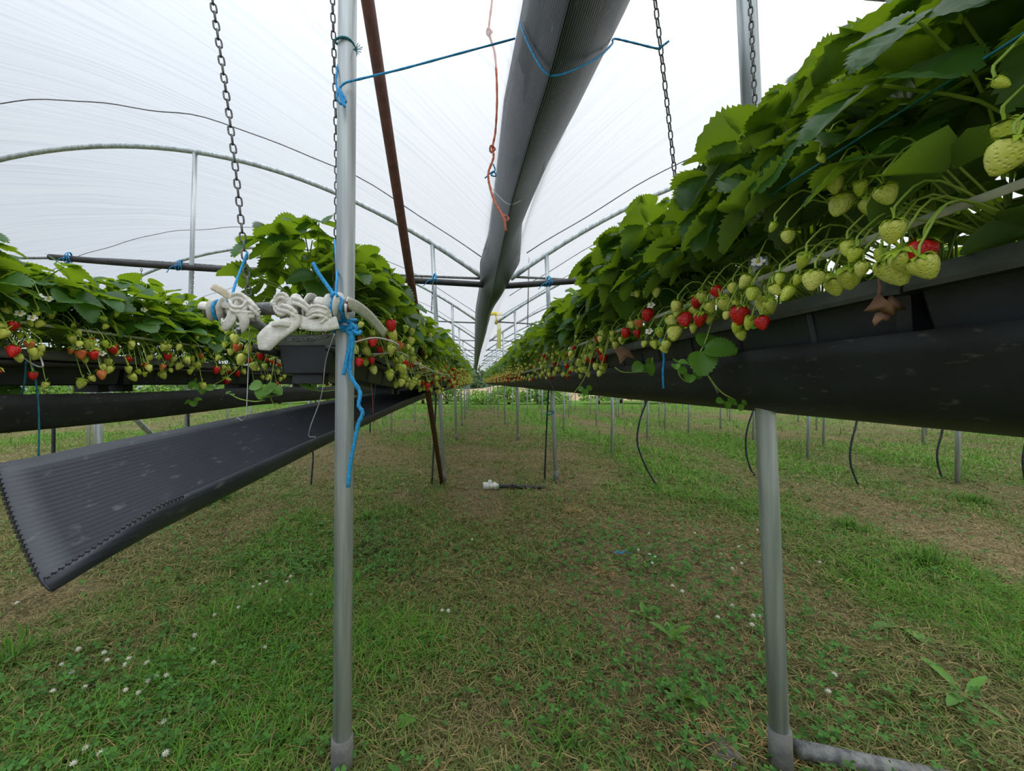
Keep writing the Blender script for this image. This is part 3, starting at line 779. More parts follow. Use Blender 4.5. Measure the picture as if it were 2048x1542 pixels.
# berries: one unit long, top at the origin, tip toward -z
def berry_mesh(name, mat, nseg=18, wide=.46, knob=0, calyx=False):
    mb = MB(); prof = [(.02, -.02), (.22, -.0), (.38, -.07), (wide, -.22), (wide * .98, -.40), (wide * .84, -.60), (wide * .6, -.80), (wide * .33, -.94), (.10, -.995), (.005, -1.0)]
    lathe(mb, prof, nseg)
    mats = [mat]
    if calyx: sepals(mb, 1, 6); mats.append(M['calyx'])
    me = mb.mesh(name, mats)
    for v_ in me.vertices:
        a = math.atan2(v_.co.y, v_.co.x); k = 1 + .05 * math.sin(2 * a + knob) + .03 * math.sin(3 * a + 1 + knob); v_.co.x *= k; v_.co.y *= k * .95
    return me
def sepals(mb, mi=0, n=9):
    for i in range(n):
        a = 2 * math.pi * i / n + random.uniform(-.12, .12); L = random.uniform(.52, .74); ca, sa = math.cos(a), math.sin(a); w = .12
        up = random.uniform(-.20, .14)
        def q(r_, s, z): return (ca * r_ - sa * s, sa * r_ + ca * s, z)
        mb.add([q(.02, -w * .5, .01), q(.02, w * .5, .01), q(L * .5, w, .06), q(L * .5, -w, .06), q(L, 0, up - .06), q(L * .5, 0, .035), q(.02, 0, .03)], [(0, 3, 5, 6), (6, 5, 2, 1), (3, 4, 5), (5, 4, 2)], mi)
def calyx_mesh():
    mb = MB(); sepals(mb, 0, 9); sepals(mb, 0, 6)
    tube(mb, smooth([(0, 0, .0), (.02, 0, .25), (.12, .02, .55)], 4), .045, 6, 0)
    return mb.mesh('calyx', M['calyx'])
BM = {k: [berry_mesh('strawberry', M[m], 18, w, i * 1.7) for i in range(2)] for k, m, w in (('u', 'unripe', .45), ('g', 'green', .40), ('t', 'turning', .45), ('r', 'ripe', .46))}
BL = {k: berry_mesh('strawberry', M[m], 8, .43, 0, True) for k, m in (('u', 'unripe'), ('g', 'green'), ('t', 'turning'), ('r', 'ripe'))}
CM = [calyx_mesh() for _ in range(3)]
def flower_mesh():
    mb = MB()
    for i in range(5):
        a = 2 * math.pi * i / 5; ca, sa = math.cos(a), math.sin(a)
        q = lambda r_, s, z: (ca * r_ - sa * s, sa * r_ + ca * s, z)
        mb.add([q(.12, 0, .0), q(.45, -.36, .08), q(.85, -.34, .12), q(1.0, 0, .10), q(.85, .34, .12), q(.45, .36, .08), q(.55, 0, .03)], [(0, 1, 6), (1, 2, 6), (2, 3, 6), (3, 4, 6), (4, 5, 6), (5, 0, 6)])
    lathe(mb, [(.30, .02), (.28, .14), (.16, .22), (.0, .24)], 10, 1)
    return mb.mesh('flower', [M['petal'], M['pollen']])
FM = flower_mesh()

PLANTS = {'L': [], 'R': [], 'F': []}
def put_plant(b, d, lod, side, zs, label, group):
    c = bedpt(b, d) + V((random.uniform(-.03, .03), 0, -.02))
    rt = thing('strawberry_plant', c, label, 'strawberry plant', group)
    fm, sm = random.choice(PV[lod]); rz = random.uniform(0, 6.28); s = random.uniform(.92, 1.08)
    for nm, me in (('foliage', fm), ('leaf_stalks', sm)):
        if me is None: continue
        o = link(nm, me, rt); o.rotation_euler = (0, 0, rz); o.scale = (s, s, s * zs)
    PLANTS[b].append({'d': d, 'rt': rt, 'c': c, 'lod': lod, 'side': side, 'berries': [], 'fl': []})
def segment(d):
    k = sum(1 for y in FRAMES[1:] if d > y); return k
for b, ds, side, zs in (('R', 'R', -1, 1.34), ('L', 'L', 1, 1.18), ('F', 'F', 1, .98)):
    d = {'R': .32, 'L': 1.40, 'F': 1.02}[b]; i = 0; end = {'R': 24.3, 'L': 24.3, 'F': 9.}[b]
    while d < end:
        lod = 0 if d < 3.2 else (1 if d < 8 else 2)
        if i < 12:
            lab = {'R': f'leafy strawberry plant in the right bed, {ordw(i)} from the front', 'L': 'leafy strawberry plant at the open end of the near left bed' if i == 0 else f'leafy strawberry plant in the near left bed, {ordw(i)} from its open end', 'F': f'leafy strawberry plant in the far left bed, {ordw(i)} from the front'}[b]
            grp = f'strawberry plants of the {BW_[b]}'
        else:
            s_ = segment(d); lab = f'small strawberry plant further back in the {BW_[b]} past its {ordw(s_ - 1)} tall post'; grp = f'strawberry plants of the {BW_[b]} past the {ordw(s_ - 1)} post'
        put_plant(b, d, lod, side, zs * random.uniform(.94, 1.06), lab, grp)
        d += .185 if lod == 0 else (.23 if lod == 1 else .30); i += 1

for i, y in enumerate(np.arange(1.0, 7.2, .27)):
    fm, sm = PV[1][i % 4]; rt = thing('strawberry_plant', (1.93 + random.uniform(-.03, .03), y, 1.10), 'leafy strawberry plant in the second bed on the right, glimpsed between the right bed stalks', 'strawberry plant', 'strawberry plants of the second right bed')
    o = link('foliage', fm, rt); o.rotation_euler = (0, 0, random.uniform(0, 6.28)); o.scale = (1, 1, 1.15); o = link('leaf_stalks', sm, rt)
def near_plant(b, d): return min(PLANTS[b], key=lambda p: abs(p['d'] - d))
def add_berry(b, pos, size, kind, tilt=None, full=True):
    p = near_plant(b, pos.y); loc = pos - p['c']
    me = random.choice(BM[kind]) if full else BL[kind]
    o = link('strawberry', me, p['rt']); o.location = loc; o.scale = (size * random.uniform(.92, 1.05), size * random.uniform(.92, 1.05), size)
    o.rotation_euler = tilt or (random.uniform(-.55, .55), random.uniform(-.5, .5), random.uniform(0, 6.28))
    if full:
        c = link('calyx', random.choice(CM), o); c.rotation_euler = (0, 0, random.uniform(0, 6))
    p['berries'].append(loc)

HR = """1670 374 33 u|1721 376 28 g|1766 391 38 u|1688 413 40 u|1733 418 45 u|1787 463 42 u|1695 500 30 g|1714 510 26 g|1764 512 28 g|1727 538 28 u|1772 549 55 u|1802 528 56 u|1837 539 46 u|1847 509 50 r|1630 562 36 u|1651 562 22 g|1665 575 34 u|1699 559 42 u|1575 476 24 u|1612 523 28 g|1581 593 30 g|1529 611 36 u|1506 591 26 g|2031 313 62 u|2008 268 48 g|1640 320 18 g|1990 175 26 g|1550 455 18 g|
1442 611 30 u|1498 565 26 u|1465 578 20 u|1502 593 24 u|1536 614 30 u|1482 631 36 r|1414 617 22 u|1397 605 24 r|1428 587 24 r|1404 595 22 u|1355 614 21 u|1357 628 21 u|1382 624 18 u|1368 645 27 r|1401 640 27 r|1455 632 16 u|1480 672 21 u|1477 655 24 g|1504 647 26 g|1522 648 26 r|1388 658 17 u|1350 671 29 u|1297 631 25 r|1312 585 19 u|1294 588 17 u|1274 592 14 u|1338 645 22 u|1335 691 20 u|1325 701 17 u|1320 688 16 u|1305 691 17 g|1254 667 19 r|1273 668 15 r|1243 682 15 u|1231 691 15 u|1260 651 15 u|1277 647 17 t|1194 680 13 r|1200 704 18 r|1206 718 18 r|1177 721 15 r|1161 725 15 u|1193 734 14 u|1207 734 13 u|1181 694 11 u|1129 717 13 u|1111 728 15 r|1168 715 13 u|1158 733 12 u|1183 712 14 u|1147 705 11 u|1224 668 12 g|1290 690 13 u|1318 668 18 g|1600 560 20 g|1560 560 22 g|1545 585 22 u|1470 610 20 g|1420 640 18 u"""
for s in HR.replace('\n', '').split('|'):
    x, y, w, k = s.split(); x, y, w = float(x), float(y), float(w)
    Xp = (.535 if x > 1540 else .58) + random.uniform(-.02, .02); d = Xp * F / (x - CX); sz = min(w * d / F * 1.08, .045)
    add_berry('R', P(x, y, d) + V((0, 0, sz * .5)), sz, k)
HL = """781 652 22 r|781 682 22 r|803 695 19 t|781 671 19 u|724 652 13 u|843 650 15 u|825 665 15 u|822 684 16 u|873 725 10 r|784 700 18 u|822 704 14 u|867 731 9 t|850 660 12 g|836 648 12 u|858 672 11 u|842 690 12 u|850 705 11 u|830 720 10 g|812 660 14 g"""
for s in HL.split('|'):
    x, y, w, k = s.split(); x, y, w = float(x), float(y), float(w)
    d = (.30 + random.uniform(-.015, .02)) * F / (CX - x); sz = min(w * d / F * 1.1, .044)
    add_berry('L', P(x, y, d) + V((0, 0, sz * .5)), sz, k)
HF = """30 705 23 r|57 690 18 t|64 705 18 u|82 697 14 u|14 670 20 u|161 710 18 t|146 703 14 t|185 711 17 r|223 701 16 r|231 693 11 r|261 720 12 r|289 734 16 r|336 714 15 r|433 741 15 r|180 690 18 u|235 707 12 u|257 740 14 u|263 690 13 u|350 719 12 u|362 734 14 u|389 731 12 u|100 632 15 u|84 650 16 u|12 622 18 u|76 629 14 g|57 647 14 g|234 628 13 g|207 641 13 u|215 655 12 u|202 735 12 u|35 718 16 u|40 675 13 g|195 702 14 u|208 690 13 g|275 745 10 g|288 750 10 g|300 742 9 u|372 722 11 u|400 735 11 u|380 745 10 u|345 730 10 u|340 742 9 u|160 690 13 u|170 722 12 u|425 690 10 g|410 700 10 g|446 745 11 u|455 738 10 u|395 712 10 g|408 722 11 u|318 716 9 g|305 700 9 g"""
for s in HF.split('|'):
    x, y, w, k = s.split(); x, y, w = float(x), float(y), float(w)
    d = (1.43 + random.uniform(-.03, .03)) * F / (CX - x); sz = min(w * d / F * 1.05, .042)
    add_berry('F', P(x, y, d) + V((0, 0, sz * .5)), sz, k)
# outer side of the near left bed, beside the trough end
for s in "468 681 20 u|478 696 20 t|487 720 22 u|438 718 11 u|500 700 18 u|470 650 13 g|455 665 12 g|522 712 16 r|544 724 14 r|528 735 11 u|505 735 16 u|440 660 11 g|450 690 13 g|462 705 12 u|492 670 14 u|515 690 14 g|480 640 12 g|535 700 12 u|500 655 13 u".split('|'):
    x, y, w, k = s.split(); x, y, w = float(x), float(y), float(w); d = 1.48 + random.uniform(-.08, .12); sz = w * d / F * 1.05
    add_berry('L', P(x, y, d) + V((0, 0, sz * .5)), min(sz, .042), k)
# the rest of the fruit along the beds
def fruit(p, b, n, full, sd):
    for _ in range(n):
        k = random.choices('ugtr', (6, 4, .8, 1.3))[0]; sz = random.uniform(.024, .037) if k != 'g' else random.uniform(.016, .026)
        a = random.random()
        pos = p['c'] + V((sd * (random.uniform(.135, .20) + .05 * a), random.uniform(-.11, .11), .10 - .20 * random.random() ** .8 + .10 * (k == 'g')))
        add_berry(b, pos, sz, k, full=full)
for b in 'RLF':
    for p in PLANTS[b]:
        d = p['d']
        if b == 'R':
            if d < 1.75: continue
            n = 8 if d < 3.2 else 9
        elif b == 'L': n = 15 if d < 3.2 else 12
        else: n = 7 if d < 3.6 else (4 if d < 5 else 0)
        if d < 5.2 and n: fruit(p, b, n, d < 2.9, p['side'])
# distant plants carry their fruit as one cluster part
def cluster_mesh(seed, sd):
    rnd = random.Random(seed); mb = MB()
    for _ in range(22):
        k = rnd.choices((0, 1, 2), (8, 1, 1.6))[0]; s = rnd.uniform(.022, .034)
        M4 = Matrix.Translation((sd * rnd.uniform(.14, .24), rnd.uniform(-.14, .14), .12 - .22 * rnd.random())) @ Matrix.Scale(s, 4)
        lathe(mb, [(.05, 0), (.42, -.12), (.45, -.4), (.25, -.8), (.02, -1)], 6, k, M4)
    return mb.mesh('fruit_cluster', [M['unripe'], M['turning'], M['ripe']])
CLM = {-1: [cluster_mesh(i, -1) for i in range(3)], 1: [cluster_mesh(i + 9, 1) for i in range(3)]}
for b in 'RLF':
    for p in PLANTS[b]:
        if p['d'] >= 5.2: tag(link('fruit_cluster', random.choice(CLM[p['side']]), p['rt']), kind='stuff')
# flowers
for b, x, y, X in (('F', 78, 593, 1.45), ('F', 97, 598, 1.45), ('F', 40, 627, 1.42), ('F', 146, 575, 1.48), ('F', 288, 620, 1.45), ('F', 65, 636, 1.42), ('F', 204, 707, 1.42), ('F', 388, 640, 1.42), ('F', 336, 605, 1.5),
                   ('R', 1516, 524, .58), ('R', 1302, 611, .58), ('R', 1298, 663, .57), ('R', 1220, 590, .58), ('R', 1158, 615, .58), ('R', 1268, 588, .58), ('R', 1140, 697, .57), ('L', 832, 648, .29), ('L', 848, 640, .29)):
    d = X * F / abs(x - CX); p = near_plant(b, d); o = link('flower', FM, p['rt']); o.location = P(x, y, d) - p['c']; o.scale = (.0135,) * 3
    f = V((-.5 if b == 'R' else .5, -.7, .5)).normalized(); o.rotation_euler = f.to_track_quat('Z', 'Y').to_euler(); p['fl'].append(o.location.copy())
# fruit stalks, one mesh for each plant that shows them
for b in 'RLF':
    for p in PLANTS[b]:
        if p['d'] > 4 or not (p['berries'] or p['fl']): continue
        mb = MB()
        for q in p['berries'] + p['fl']:
            c = V((.02 * (1 if q.x > 0 else -1), q.y * .4, .03)); top = V((q.x * .72, q.y * .75, max(q.z + .05, .07 + .03 * random.random())))
            tube(mb, smooth([c, top, q + V(((.006 if q.x < 0 else -.006), 0, .022)), q], 4), .0015, 5, cap=False)
        mb.build('fruit_stalks', M['stalk'], p['rt'])

# runners: hanging stolons with small leaves, parts of the plant they grow from
def runner(b, px, d, leaf, L=.035, r=.0017):
    pts = [P(x, y, d + .0 * i) for i, (x, y) in enumerate(px)]; p = near_plant(b, max(d, 0)); mb = MB()
    tube(mb, [q - p['c'] for q in smooth(pts, 5)], r, 6); lf = MB(); rnd = random.Random(int(d * 1000) + len(px))
    for (x, y, k) in leaf:
        q = P(x, y, d - .01) - p['c']
        f = V((rnd.uniform(-.8, .8), -.35, rnd.uniform(-.8, .2))); trifoliate(lf, q, f, V((rnd.uniform(-.3, .3), -.75, .7)), L * k, 0, rnd)
    rt = mb.build('runner', M['stalk'], p['rt']); 
    if lf.v: lf.build('runner_leaf', M['weed'], rt, tint=True)
runner('R', [(1448, 590), (1425, 640), (1412, 680), (1400, 705)], 1.03, [(1402, 698, 1.7)], .045)
runner('R', [(1352, 728), (1362, 755), (1382, 764), (1398, 742), (1404, 710)], 1.04, [(1350, 726, .7), (1380, 745, .8)], .035)
runner('R', [(1230, 735), (1245, 744), (1275, 744), (1302, 740), (1305, 715)], 1.35, [(1288, 726, 1.1)], .04)
runner('R', [(1210, 650), (1190, 690), (1172, 750), (1142, 795)], 1.9, [(1170, 775, .9)], .035)
runner('R', [(1550, 560), (1545, 600), (1530, 635), (1515, 655)], .84, [(1510, 650, .5)], .03, .0022)
runner('R', [(1412, 745), (1440, 782), (1470, 800)], 1.0, [(1450, 798, .7), (1478, 803, .6)], .03)
runner('F', [(490, 720), (460, 750), (430, 768), (408, 772)], 2.1, [(395, 765, .9), (410, 772, .8), (385, 800, .8)], .05)
runner('L', [(460, 788), (480, 798), (510, 803), (530, 800)], 1.3, [(463, 786, .4)], .03)
runner('L', [(552, 700), (545, 745), (540, 790), (560, 830)], 1.32, [(530, 770, 1.2), (548, 775, .9), (540, 795, .9)], .038)
runner('L', [(610, 745), (600, 770), (640, 782), (672, 780)], 1.35, [(610, 762, .7), (622, 768, .7)], .03)
runner('F', [(20, 740), (28, 765), (35, 772)], 1.4, [(20, 778, 1.1), (40, 772, 1.0)], .045)

# ------------------------------------------------------------------ chains
def chain(pts, pitch, wr, ww, label, group=None, taut=False):
    pts = smooth(pts, 40) if len(pts) > 2 else [V(pts[0]).lerp(V(pts[1]), i / 200) for i in range(201)]
    mb = MB(); acc = 0; last = pts[0]; centers = []; nxt = 0
    for a, b in zip(pts, pts[1:]):
        L = (b - a).length
        while L > 0 and acc + L >= nxt:
            t = (nxt - acc) / L; centers.append((a.lerp(b, t), (b - a).normalized())); nxt += pitch
        acc += L
    hl = (pitch + 2 * wr) / 2 + wr * .3; hw = ww / 2 - wr
    for i, (c, t) in enumerate(centers):
        up = V((1, 0, 0)) if abs(t.x) < .8 else V((0, 0, 1))
        s = (up - t * up.dot(t)).normalized(); s2 = s.cross(t)
        a = R(35) + (R(90) if i % 2 else 0); side = s * math.cos(a) + s2 * math.sin(a)
        ring = []
        for k in range(14):
            an = 2 * math.pi * k / 14; x = hw * math.cos(an); y = math.sin(an) * hw + math.copysign(hl - hw - wr, math.sin(an)) if abs(math.sin(an)) > 1e-6 else 0
            ring.append(c + side * x + t * y)
        nrm = side.cross(t); vs = []; fs = []; n = len(ring)
        for k in range(n):
            tt = (ring[(k + 1) % n] - ring[k - 1]).normalized(); o2 = tt.cross(nrm)
            for j in range(6):
                b2 = 2 * math.pi * j / 6; vs.append(ring[k] + o2 * (wr * math.cos(b2)) + nrm * (wr * math.sin(b2)))
        for k in range(n):
            for j in range(6):
                fs.append((k * 6 + j, k * 6 + (j + 1) % 6, ((k + 1) % n) * 6 + (j + 1) % 6, ((k + 1) % n) * 6 + j))
        mb.add(vs, fs)
    return tag(mb.build('chain', M['chain']), label, 'chain', group)
chain([P(412, -90, 1.05), P(425, 0, 1.05), P(462, 260, 1.045), P(497, 585, 1.035)], .0235, .0024, .018, 'hanging steel chain that runs down to the knotted left end of the wrapped pipe', 'hanging chains')
chain([P(665, 0, 1.13), P(673, 300, 1.19), P(672, 480, 1.22), P(668, 590, 1.24)], .0225, .0022, .016, 'hanging steel chain close beside the foreground post with the blue twine', 'hanging chains')
chain([P(1308, -20, 1.12), P(1310, 0, 1.13), P(1335, 215, 1.21), P(1357, 420, 1.28), P(1370, 560, 1.33)], .0225, .0022, .016, 'hanging steel chain dropping into the leaves of the right bed left of the right post', 'hanging chains')
chain([P(1494, -80, .985), P(1500, 0, .985), P(1512, 250, .985), P(1518, 400, .985)], .018, .0018, .0125, 'hanging steel chain in front of the tall right foreground post', 'hanging chains')
chain([P(668, 590, 1.25), P(682, 650, 1.22), P(645, 674, 1.23), P(575, 678, 1.23), P(540, 655, 1.22)], .022, .0022, .016, 'steel chain looped level across the front of the open trough end')
for x, ya, yb, d, lab in ((283, 540, 590, 3.9, 'far steel chain hanging from the black pipe above the far left bed, left of two'), (387, 535, 600, 3.9, 'far steel chain hanging from the black pipe above the far left bed, right of two'), (1058, 518, 655, 4.2, 'far steel chain hanging left of the second right post'), (866, 560, 625, 3.85, 'far steel chain hanging beside the second left post')):
    chain([P(x, ya, d), P(x - 3, yb, d)], .025, .0028, .019, lab, 'far hanging chains')

# ------------------------------------------------------------------ the pipe bound with white webbing
A, B = P(413, 622, .985), P(699, 611, .97)
ax = (B - A).normalized(); pr = .0158
def pp(x, up=0, fr=0):                                    # point on the pipe axis by its photograph column, lifted and brought forward
    t = (x - 413) / (699 - 413); return A.lerp(B, t) + V((0, -fr, up))
mb = MB(); pipe_between(mb, A, B, pr, 18, 0, True); o = mb.build('steel_pipe', M['galv_old']); tag(o, 'short grey steel pipe end lying level before the trough, bound with white webbing', 'pipe')
m2 = MB(); tube(m2, [B - ax * .004, B + ax * .002], pr * 1.02, 18, cap=False); m2.build('rusty_rim', M['rust_tube'], o)
def wrap(mb, x0, x1, turns, seed, th=.004):
    rnd = random.Random(seed); pts = []; n = turns * 14
    for i in range(n + 1):
        a = 2 * math.pi * turns * i / n; c = pp(x0 + (x1 - x0) * i / n); rr = pr + th * (.6 + .8 * rnd.random() * .5)
        pts.append(c + V((0, -math.cos(a) * rr, math.sin(a) * rr)))
    ribbon(mb, pts, lambda i: .026 + .003 * math.sin(i * .9), .003, (0, -1, 0))
def bundle(mb, pts, w, t, k=7, tw=0., up=(0, -1, .2)):
    s = smooth(pts, k); ribbon(mb, s, (lambda i: w(i / (len(s) - 1))) if callable(w) else w, t, up, 0, (lambda i: tw * i / len(s)))
def rope_loop(mb, pts, r, k=7):
    s = smooth(pts, k); n = 8
    for q, (o1, o2) in enumerate(((-.5, .1), (.1, -.35), (.55, .25))):
        tube(mb, [p_ + V((0, -.5 * r * o2, r * o1 * 1.1)) for p_ in s], lambda i: r * .52 * (1 + .1 * math.sin(i * 1.3 + q)), 8)
# left knot
t1 = thing('webbing_strap', pp(470), 'white webbing strap wrapped and knotted at the left end of the pipe', 'strap', 'white straps on the pipe')
def child(mb, nm, mat, rt):
    o = mb.build(nm, mat, rt); o.matrix_parent_inverse = Matrix.Translation(-rt.location); return o
mb = MB(); wrap(mb, 416, 470, 3, 1); wrap(mb, 462, 515, 2, 2, .006); child(mb, 'wrap', M['white_wrap'], t1)
mb = MB()
rope_loop(mb, [pp(474, .004, .022), pp(480, .022, .030), pp(494, .026, .026), pp(508, .012, .026), pp(500, -.006, .032), pp(484, -.004, .036), pp(476, .012, .030)], .009)
rope_loop(mb, [pp(480, -.004, .03), pp(500, -.018, .032), pp(522, -.018, .024)], .009)
rope_loop(mb, [pp(506, .014, .02), pp(520, .0, .03), pp(530, -.016, .024)], .010)
child(mb, 'knot', M['white_wrap'], t1)
mb = MB(); bundle(mb, [pp(482, -.01, .03), pp(478, -.03, .032), pp(462, -.044, .026), pp(455, -.03, .02)], .024, .004)
bundle(mb, [pp(500, -.012, .034), pp(505, -.034, .032), pp(496, -.052, .026), pp(484, -.058, .022)], lambda t: .026 - .012 * t, .004)
child(mb, 'hanging_loop', M['white_wrap'], t1)
mb = MB(); bundle(mb, [pp(482, .02, .026), P(462, 596, .955), P(444, 583, .95), P(426, 573, .955)], lambda t: .017, .005); child(mb, 'loose_tail', M['beige_wrap'], t1)
# middle wrap
t2 = thing('webbing_strap', pp(600), 'white webbing strap with a curled loop and drooping tail at the middle of the pipe', 'strap', 'white straps on the pipe')
mb = MB(); wrap(mb, 575, 640, 3, 4, .007); wrap(mb, 560, 590, 2, 8, .006); child(mb, 'wrap', M['white_wrap'], t2)
mb = MB()
ring = [pp(575, 0, .026) + V((.017 * math.cos(a), 0, .020 * math.sin(a) + .004)) for a in np.linspace(.3, 6.6, 12)]
rope_loop(mb, ring, .0085)
rope_loop(mb, [pp(578, -.006, .03), pp(592, -.012, .034), pp(604, -.024, .03), pp(596, -.034, .028)], .010)
rope_loop(mb, [pp(596, .012, .022), pp(614, .004, .032), pp(628, -.012, .026)], .010)
child(mb, 'knot', M['white_wrap'], t2)
mb = MB(); bundle(mb, [pp(604, -.022, .03), P(588, 644, .945), P(566, 656, .938), P(546, 668, .938), P(530, 684, .94), P(520, 698, .945)], lambda t: .018 + .034 * math.sin(min(1, t * 1.15) * math.pi * .62) - .26 * max(0, t - .84), .006)
bundle(mb, [P(540, 650, .95), P(560, 646, .925), P(580, 650, .94)], .014, .005)
child(mb, 'hanging_tail', M['white_wrap'], t2)
mb = MB(); bundle(mb, [P(592, 640, .955), P(620, 649, .945), P(650, 650, .945), P(676, 645, .955)], .030, .005, up=(0, -1, .1), tw=0); child(mb, 'lower_band', M['white_wrap'], t2)
# right wrap
t3 = thing('webbing_strap', pp(670), 'white webbing strap wrapped at the right end of the pipe, trailing back to the bed', 'strap', 'white straps on the pipe')
mb = MB(); wrap(mb, 645, 697, 3, 6, .005); child(mb, 'wrap', M['white_wrap'], t3)
mb = MB()
rope_loop(mb, [pp(622, -.02, .022), pp(640, -.010, .034), pp(660, -.014, .030), pp(668, -.026, .02)], .008)
rope_loop(mb, [pp(624, -.030, .022), pp(644, -.024, .036), pp(660, -.028, .030), pp(664, -.040, .02)], .008)
rope_loop(mb, [pp(640, -.046, .02), pp(655, -.038, .03), pp(664, -.022, .026)], .008)
child(mb, 'knot', M['white_wrap'], t3)
mb = MB(); ribbon(mb, smooth([pp(696, .006, .014), P(716, 615, 1.0), P(742, 636, 1.12), P(770, 668, 1.30)], 8), .028, .003, (-.45, -.88, .15)); child(mb, 'trailing_strap', M['white_wrap'], t3)
# bolt below the left knot
t4 = thing('bolt', P(478, 650, .955), 'steel bolt with nut sticking down below the left knot of webbing', 'bolt')
mb = MB(); lathe(mb, [(0, .004), (.0085, .004), (.0085, -.004), (.0045, -.004), (.0045, -.022), (0, -.023)], 10); mb.build('shank', M['bolt'], t4)
mb = MB(); lathe(mb, [(0, .002), (.0078, .002), (.0078, -.005), (0, -.005)], 6, 0, Matrix.Translation((0, 0, -.009))); mb.build('nut', M['bolt'], t4)
stick('steel_pipe', P(506, 642, 1.02), P(545, 668, 1.12), .013, M['galv_old'], 'short dark steel pipe slanting back below the wrapped pipe', 'pipe')

# ------------------------------------------------------------------ twine, strings, wires
def twine(name, pts, r, mat, label, cat, k=6, group=None, n=6, tw=True):
    pts = [V(p) for p in pts]; s = smooth(pts, k); mb = MB()
    tube(mb, s, (lambda i: r * (1 + .12 * math.sin(i * 1.9))) if tw else r, n); o = mb.build(name, M[mat]); return tag(o, label, cat, group)
# blue knot on the post
pc = lambda y: P(684 + (1546 - y) / 1716 * 12, y, 1.03)
t5 = thing('blue_twine', pc(660), 'bright blue twine wound round the foreground post with long dangling tails', 'twine')
mb = MB(); pts = []
for i in range(61):
    a = 2 * math.pi * 3.6 * i / 60; pts.append(pc(640 + 26 * i / 60 + 3 * math.sin(i)) + V((math.sin(a) * .028, -math.cos(a) * .028, 0)))
tube(mb, pts, .0042, 6); pts = []
for i in range(31):
    a = 2 * math.pi * 2 * i / 30; pts.append(pc(664 - 10 * i / 30) + V((math.sin(a) * .031, -math.cos(a) * .031, .012 * math.sin(a * .5))))
tube(mb, pts, .0045, 6); child(mb, 'coil', M['blue'], t5)
mb = MB(); tube(mb, smooth([P(694, 655, .995), P(704, 650, .985), P(712, 658, .985), P(702, 668, .985), P(694, 660, .985), P(705, 655, .98)], 5), .005, 7)
tube(mb, smooth([P(704, 660, .985), P(716, 668, .98), P(722, 662, .985)], 4), .005, 6); child(mb, 'knot', M['blue'], t5)
mb = MB(); tube(mb, smooth([P(705, 660, .985), P(705, 690, .985), P(700, 730, .99), P(703, 755, .99), P(720, 785, .99), P(717, 810, .985), P(725, 826, .985), P(716, 850, .985), P(708, 890, .985), P(700, 930, .985), P(696, 974, .985)], 6), lambda i: .0052 * (1 + .15 * math.sin(i * 2.1)), 7); child(mb, 'long_tail', M['blue'], t5)
mb = MB(); tube(mb, smooth([P(701, 662, .985), P(699, 690, .985), P(692, 725, .985), P(687, 750, .985)], 6), .005, 7); child(mb, 'short_tail', M['blue'], t5)
mb = MB(); tube(mb, smooth([P(690, 640, .985), P(681, 618, .955), P(684, 600, .96), P(669, 590, .96)], 5), .0042, 6); child(mb, 'strand', M['blue'], t5)
# blue tie on the pipe's right end with its tail
t6 = thing('blue_twine', P(668, 592, .955), 'blue twine tied round the right end of the wrapped pipe with an upright tail', 'twine')
mb = MB(); tube(mb, [pp(671) + V((.004 * math.sin(a), -math.cos(a) * .0245, math.sin(a) * .0245)) for a in np.linspace(0, 6.4, 22)], .0042, 6); child(mb, 'loop', M['blue'], t6)
mb = MB(); tube(mb, smooth([P(668, 590, .955), P(650, 565, .96), P(636, 545, .96), P(626, 526, .96)], 5), .0048, 6)
tube(mb, smooth([P(672, 594, .955), P(664, 592, .945), P(670, 586, .95), P(675, 594, .95)], 4), .0048, 6)
tube(mb, smooth([P(671, 592, .955), P(674, 550, 1.0), P(671, 500, 1.15), P(669, 480, 1.2)], 5), .0036, 6); child(mb, 'tails', M['blue'], t6)
t7 = thing('blue_twine', pp(438), 'blue twine ring on the left end of the wrapped pipe, tied up to the chain', 'twine')
mb = MB(); tube(mb, [pp(438) + V((0, -math.cos(a) * .0235, math.sin(a) * .0235)) for a in np.linspace(0, 6.4, 22)], .0038, 6); child(mb, 'loop', M['blue'], t7)
mb = MB(); tube(mb, smooth([pp(450, .022, .0), P(461, 600, .965), P(470, 570, .99), P(483, 535, 1.02), P(495, 505, 1.03)], 5), .0034, 6); child(mb, 'strand', M['blue'], t7)
# top of the foreground post
mb = MB()
tube(mb, [P(691, 92, 1.03) + V((math.sin(a) * .0262, -math.cos(a) * .0262, .006 * math.sin(a * 2) - .010 * math.sin(a))) for a in np.linspace(0, 6.3, 24)], .0032, 6)
for dx, dz in ((14, -8), (18, 0), (16, 6), (10, -12), (19, -4), (12, 10)): tube(mb, smooth([P(706, 98, 1.02), P(712, 100 + dz * .3, 1.01), P(706 + dx, 98 + dz, 1.0)], 3), .0009, 4)
tag(mb.build('blue_twine', M['teal']), 'thin teal ring of twine with a frayed end high on the foreground post', 'twine')
twine('blue_twine', [P(676, 130, 1.02), P(672, 160, 1.0), P(676, 178, .99), P(690, 166, .99), P(720, 158, 1.0), P(800, 139, 1.04), P(900, 112, 1.08), P(1030, 77, 1.14)], .0028, 'blue', 'blue twine stretched from the foreground post across to the valley gutter', 'twine')
twine('blue_twine', [P(677, 178, .985), P(674, 196, .98), P(682, 208, .98), P(692, 202, .98), P(684, 186, .985), P(677, 178, .985), P(684, 205, .978), P(690, 212, .978), P(680, 180, .985)], .0028, 'blue', 'small blue bow of twine beside the chain high on the foreground post', 'twine')
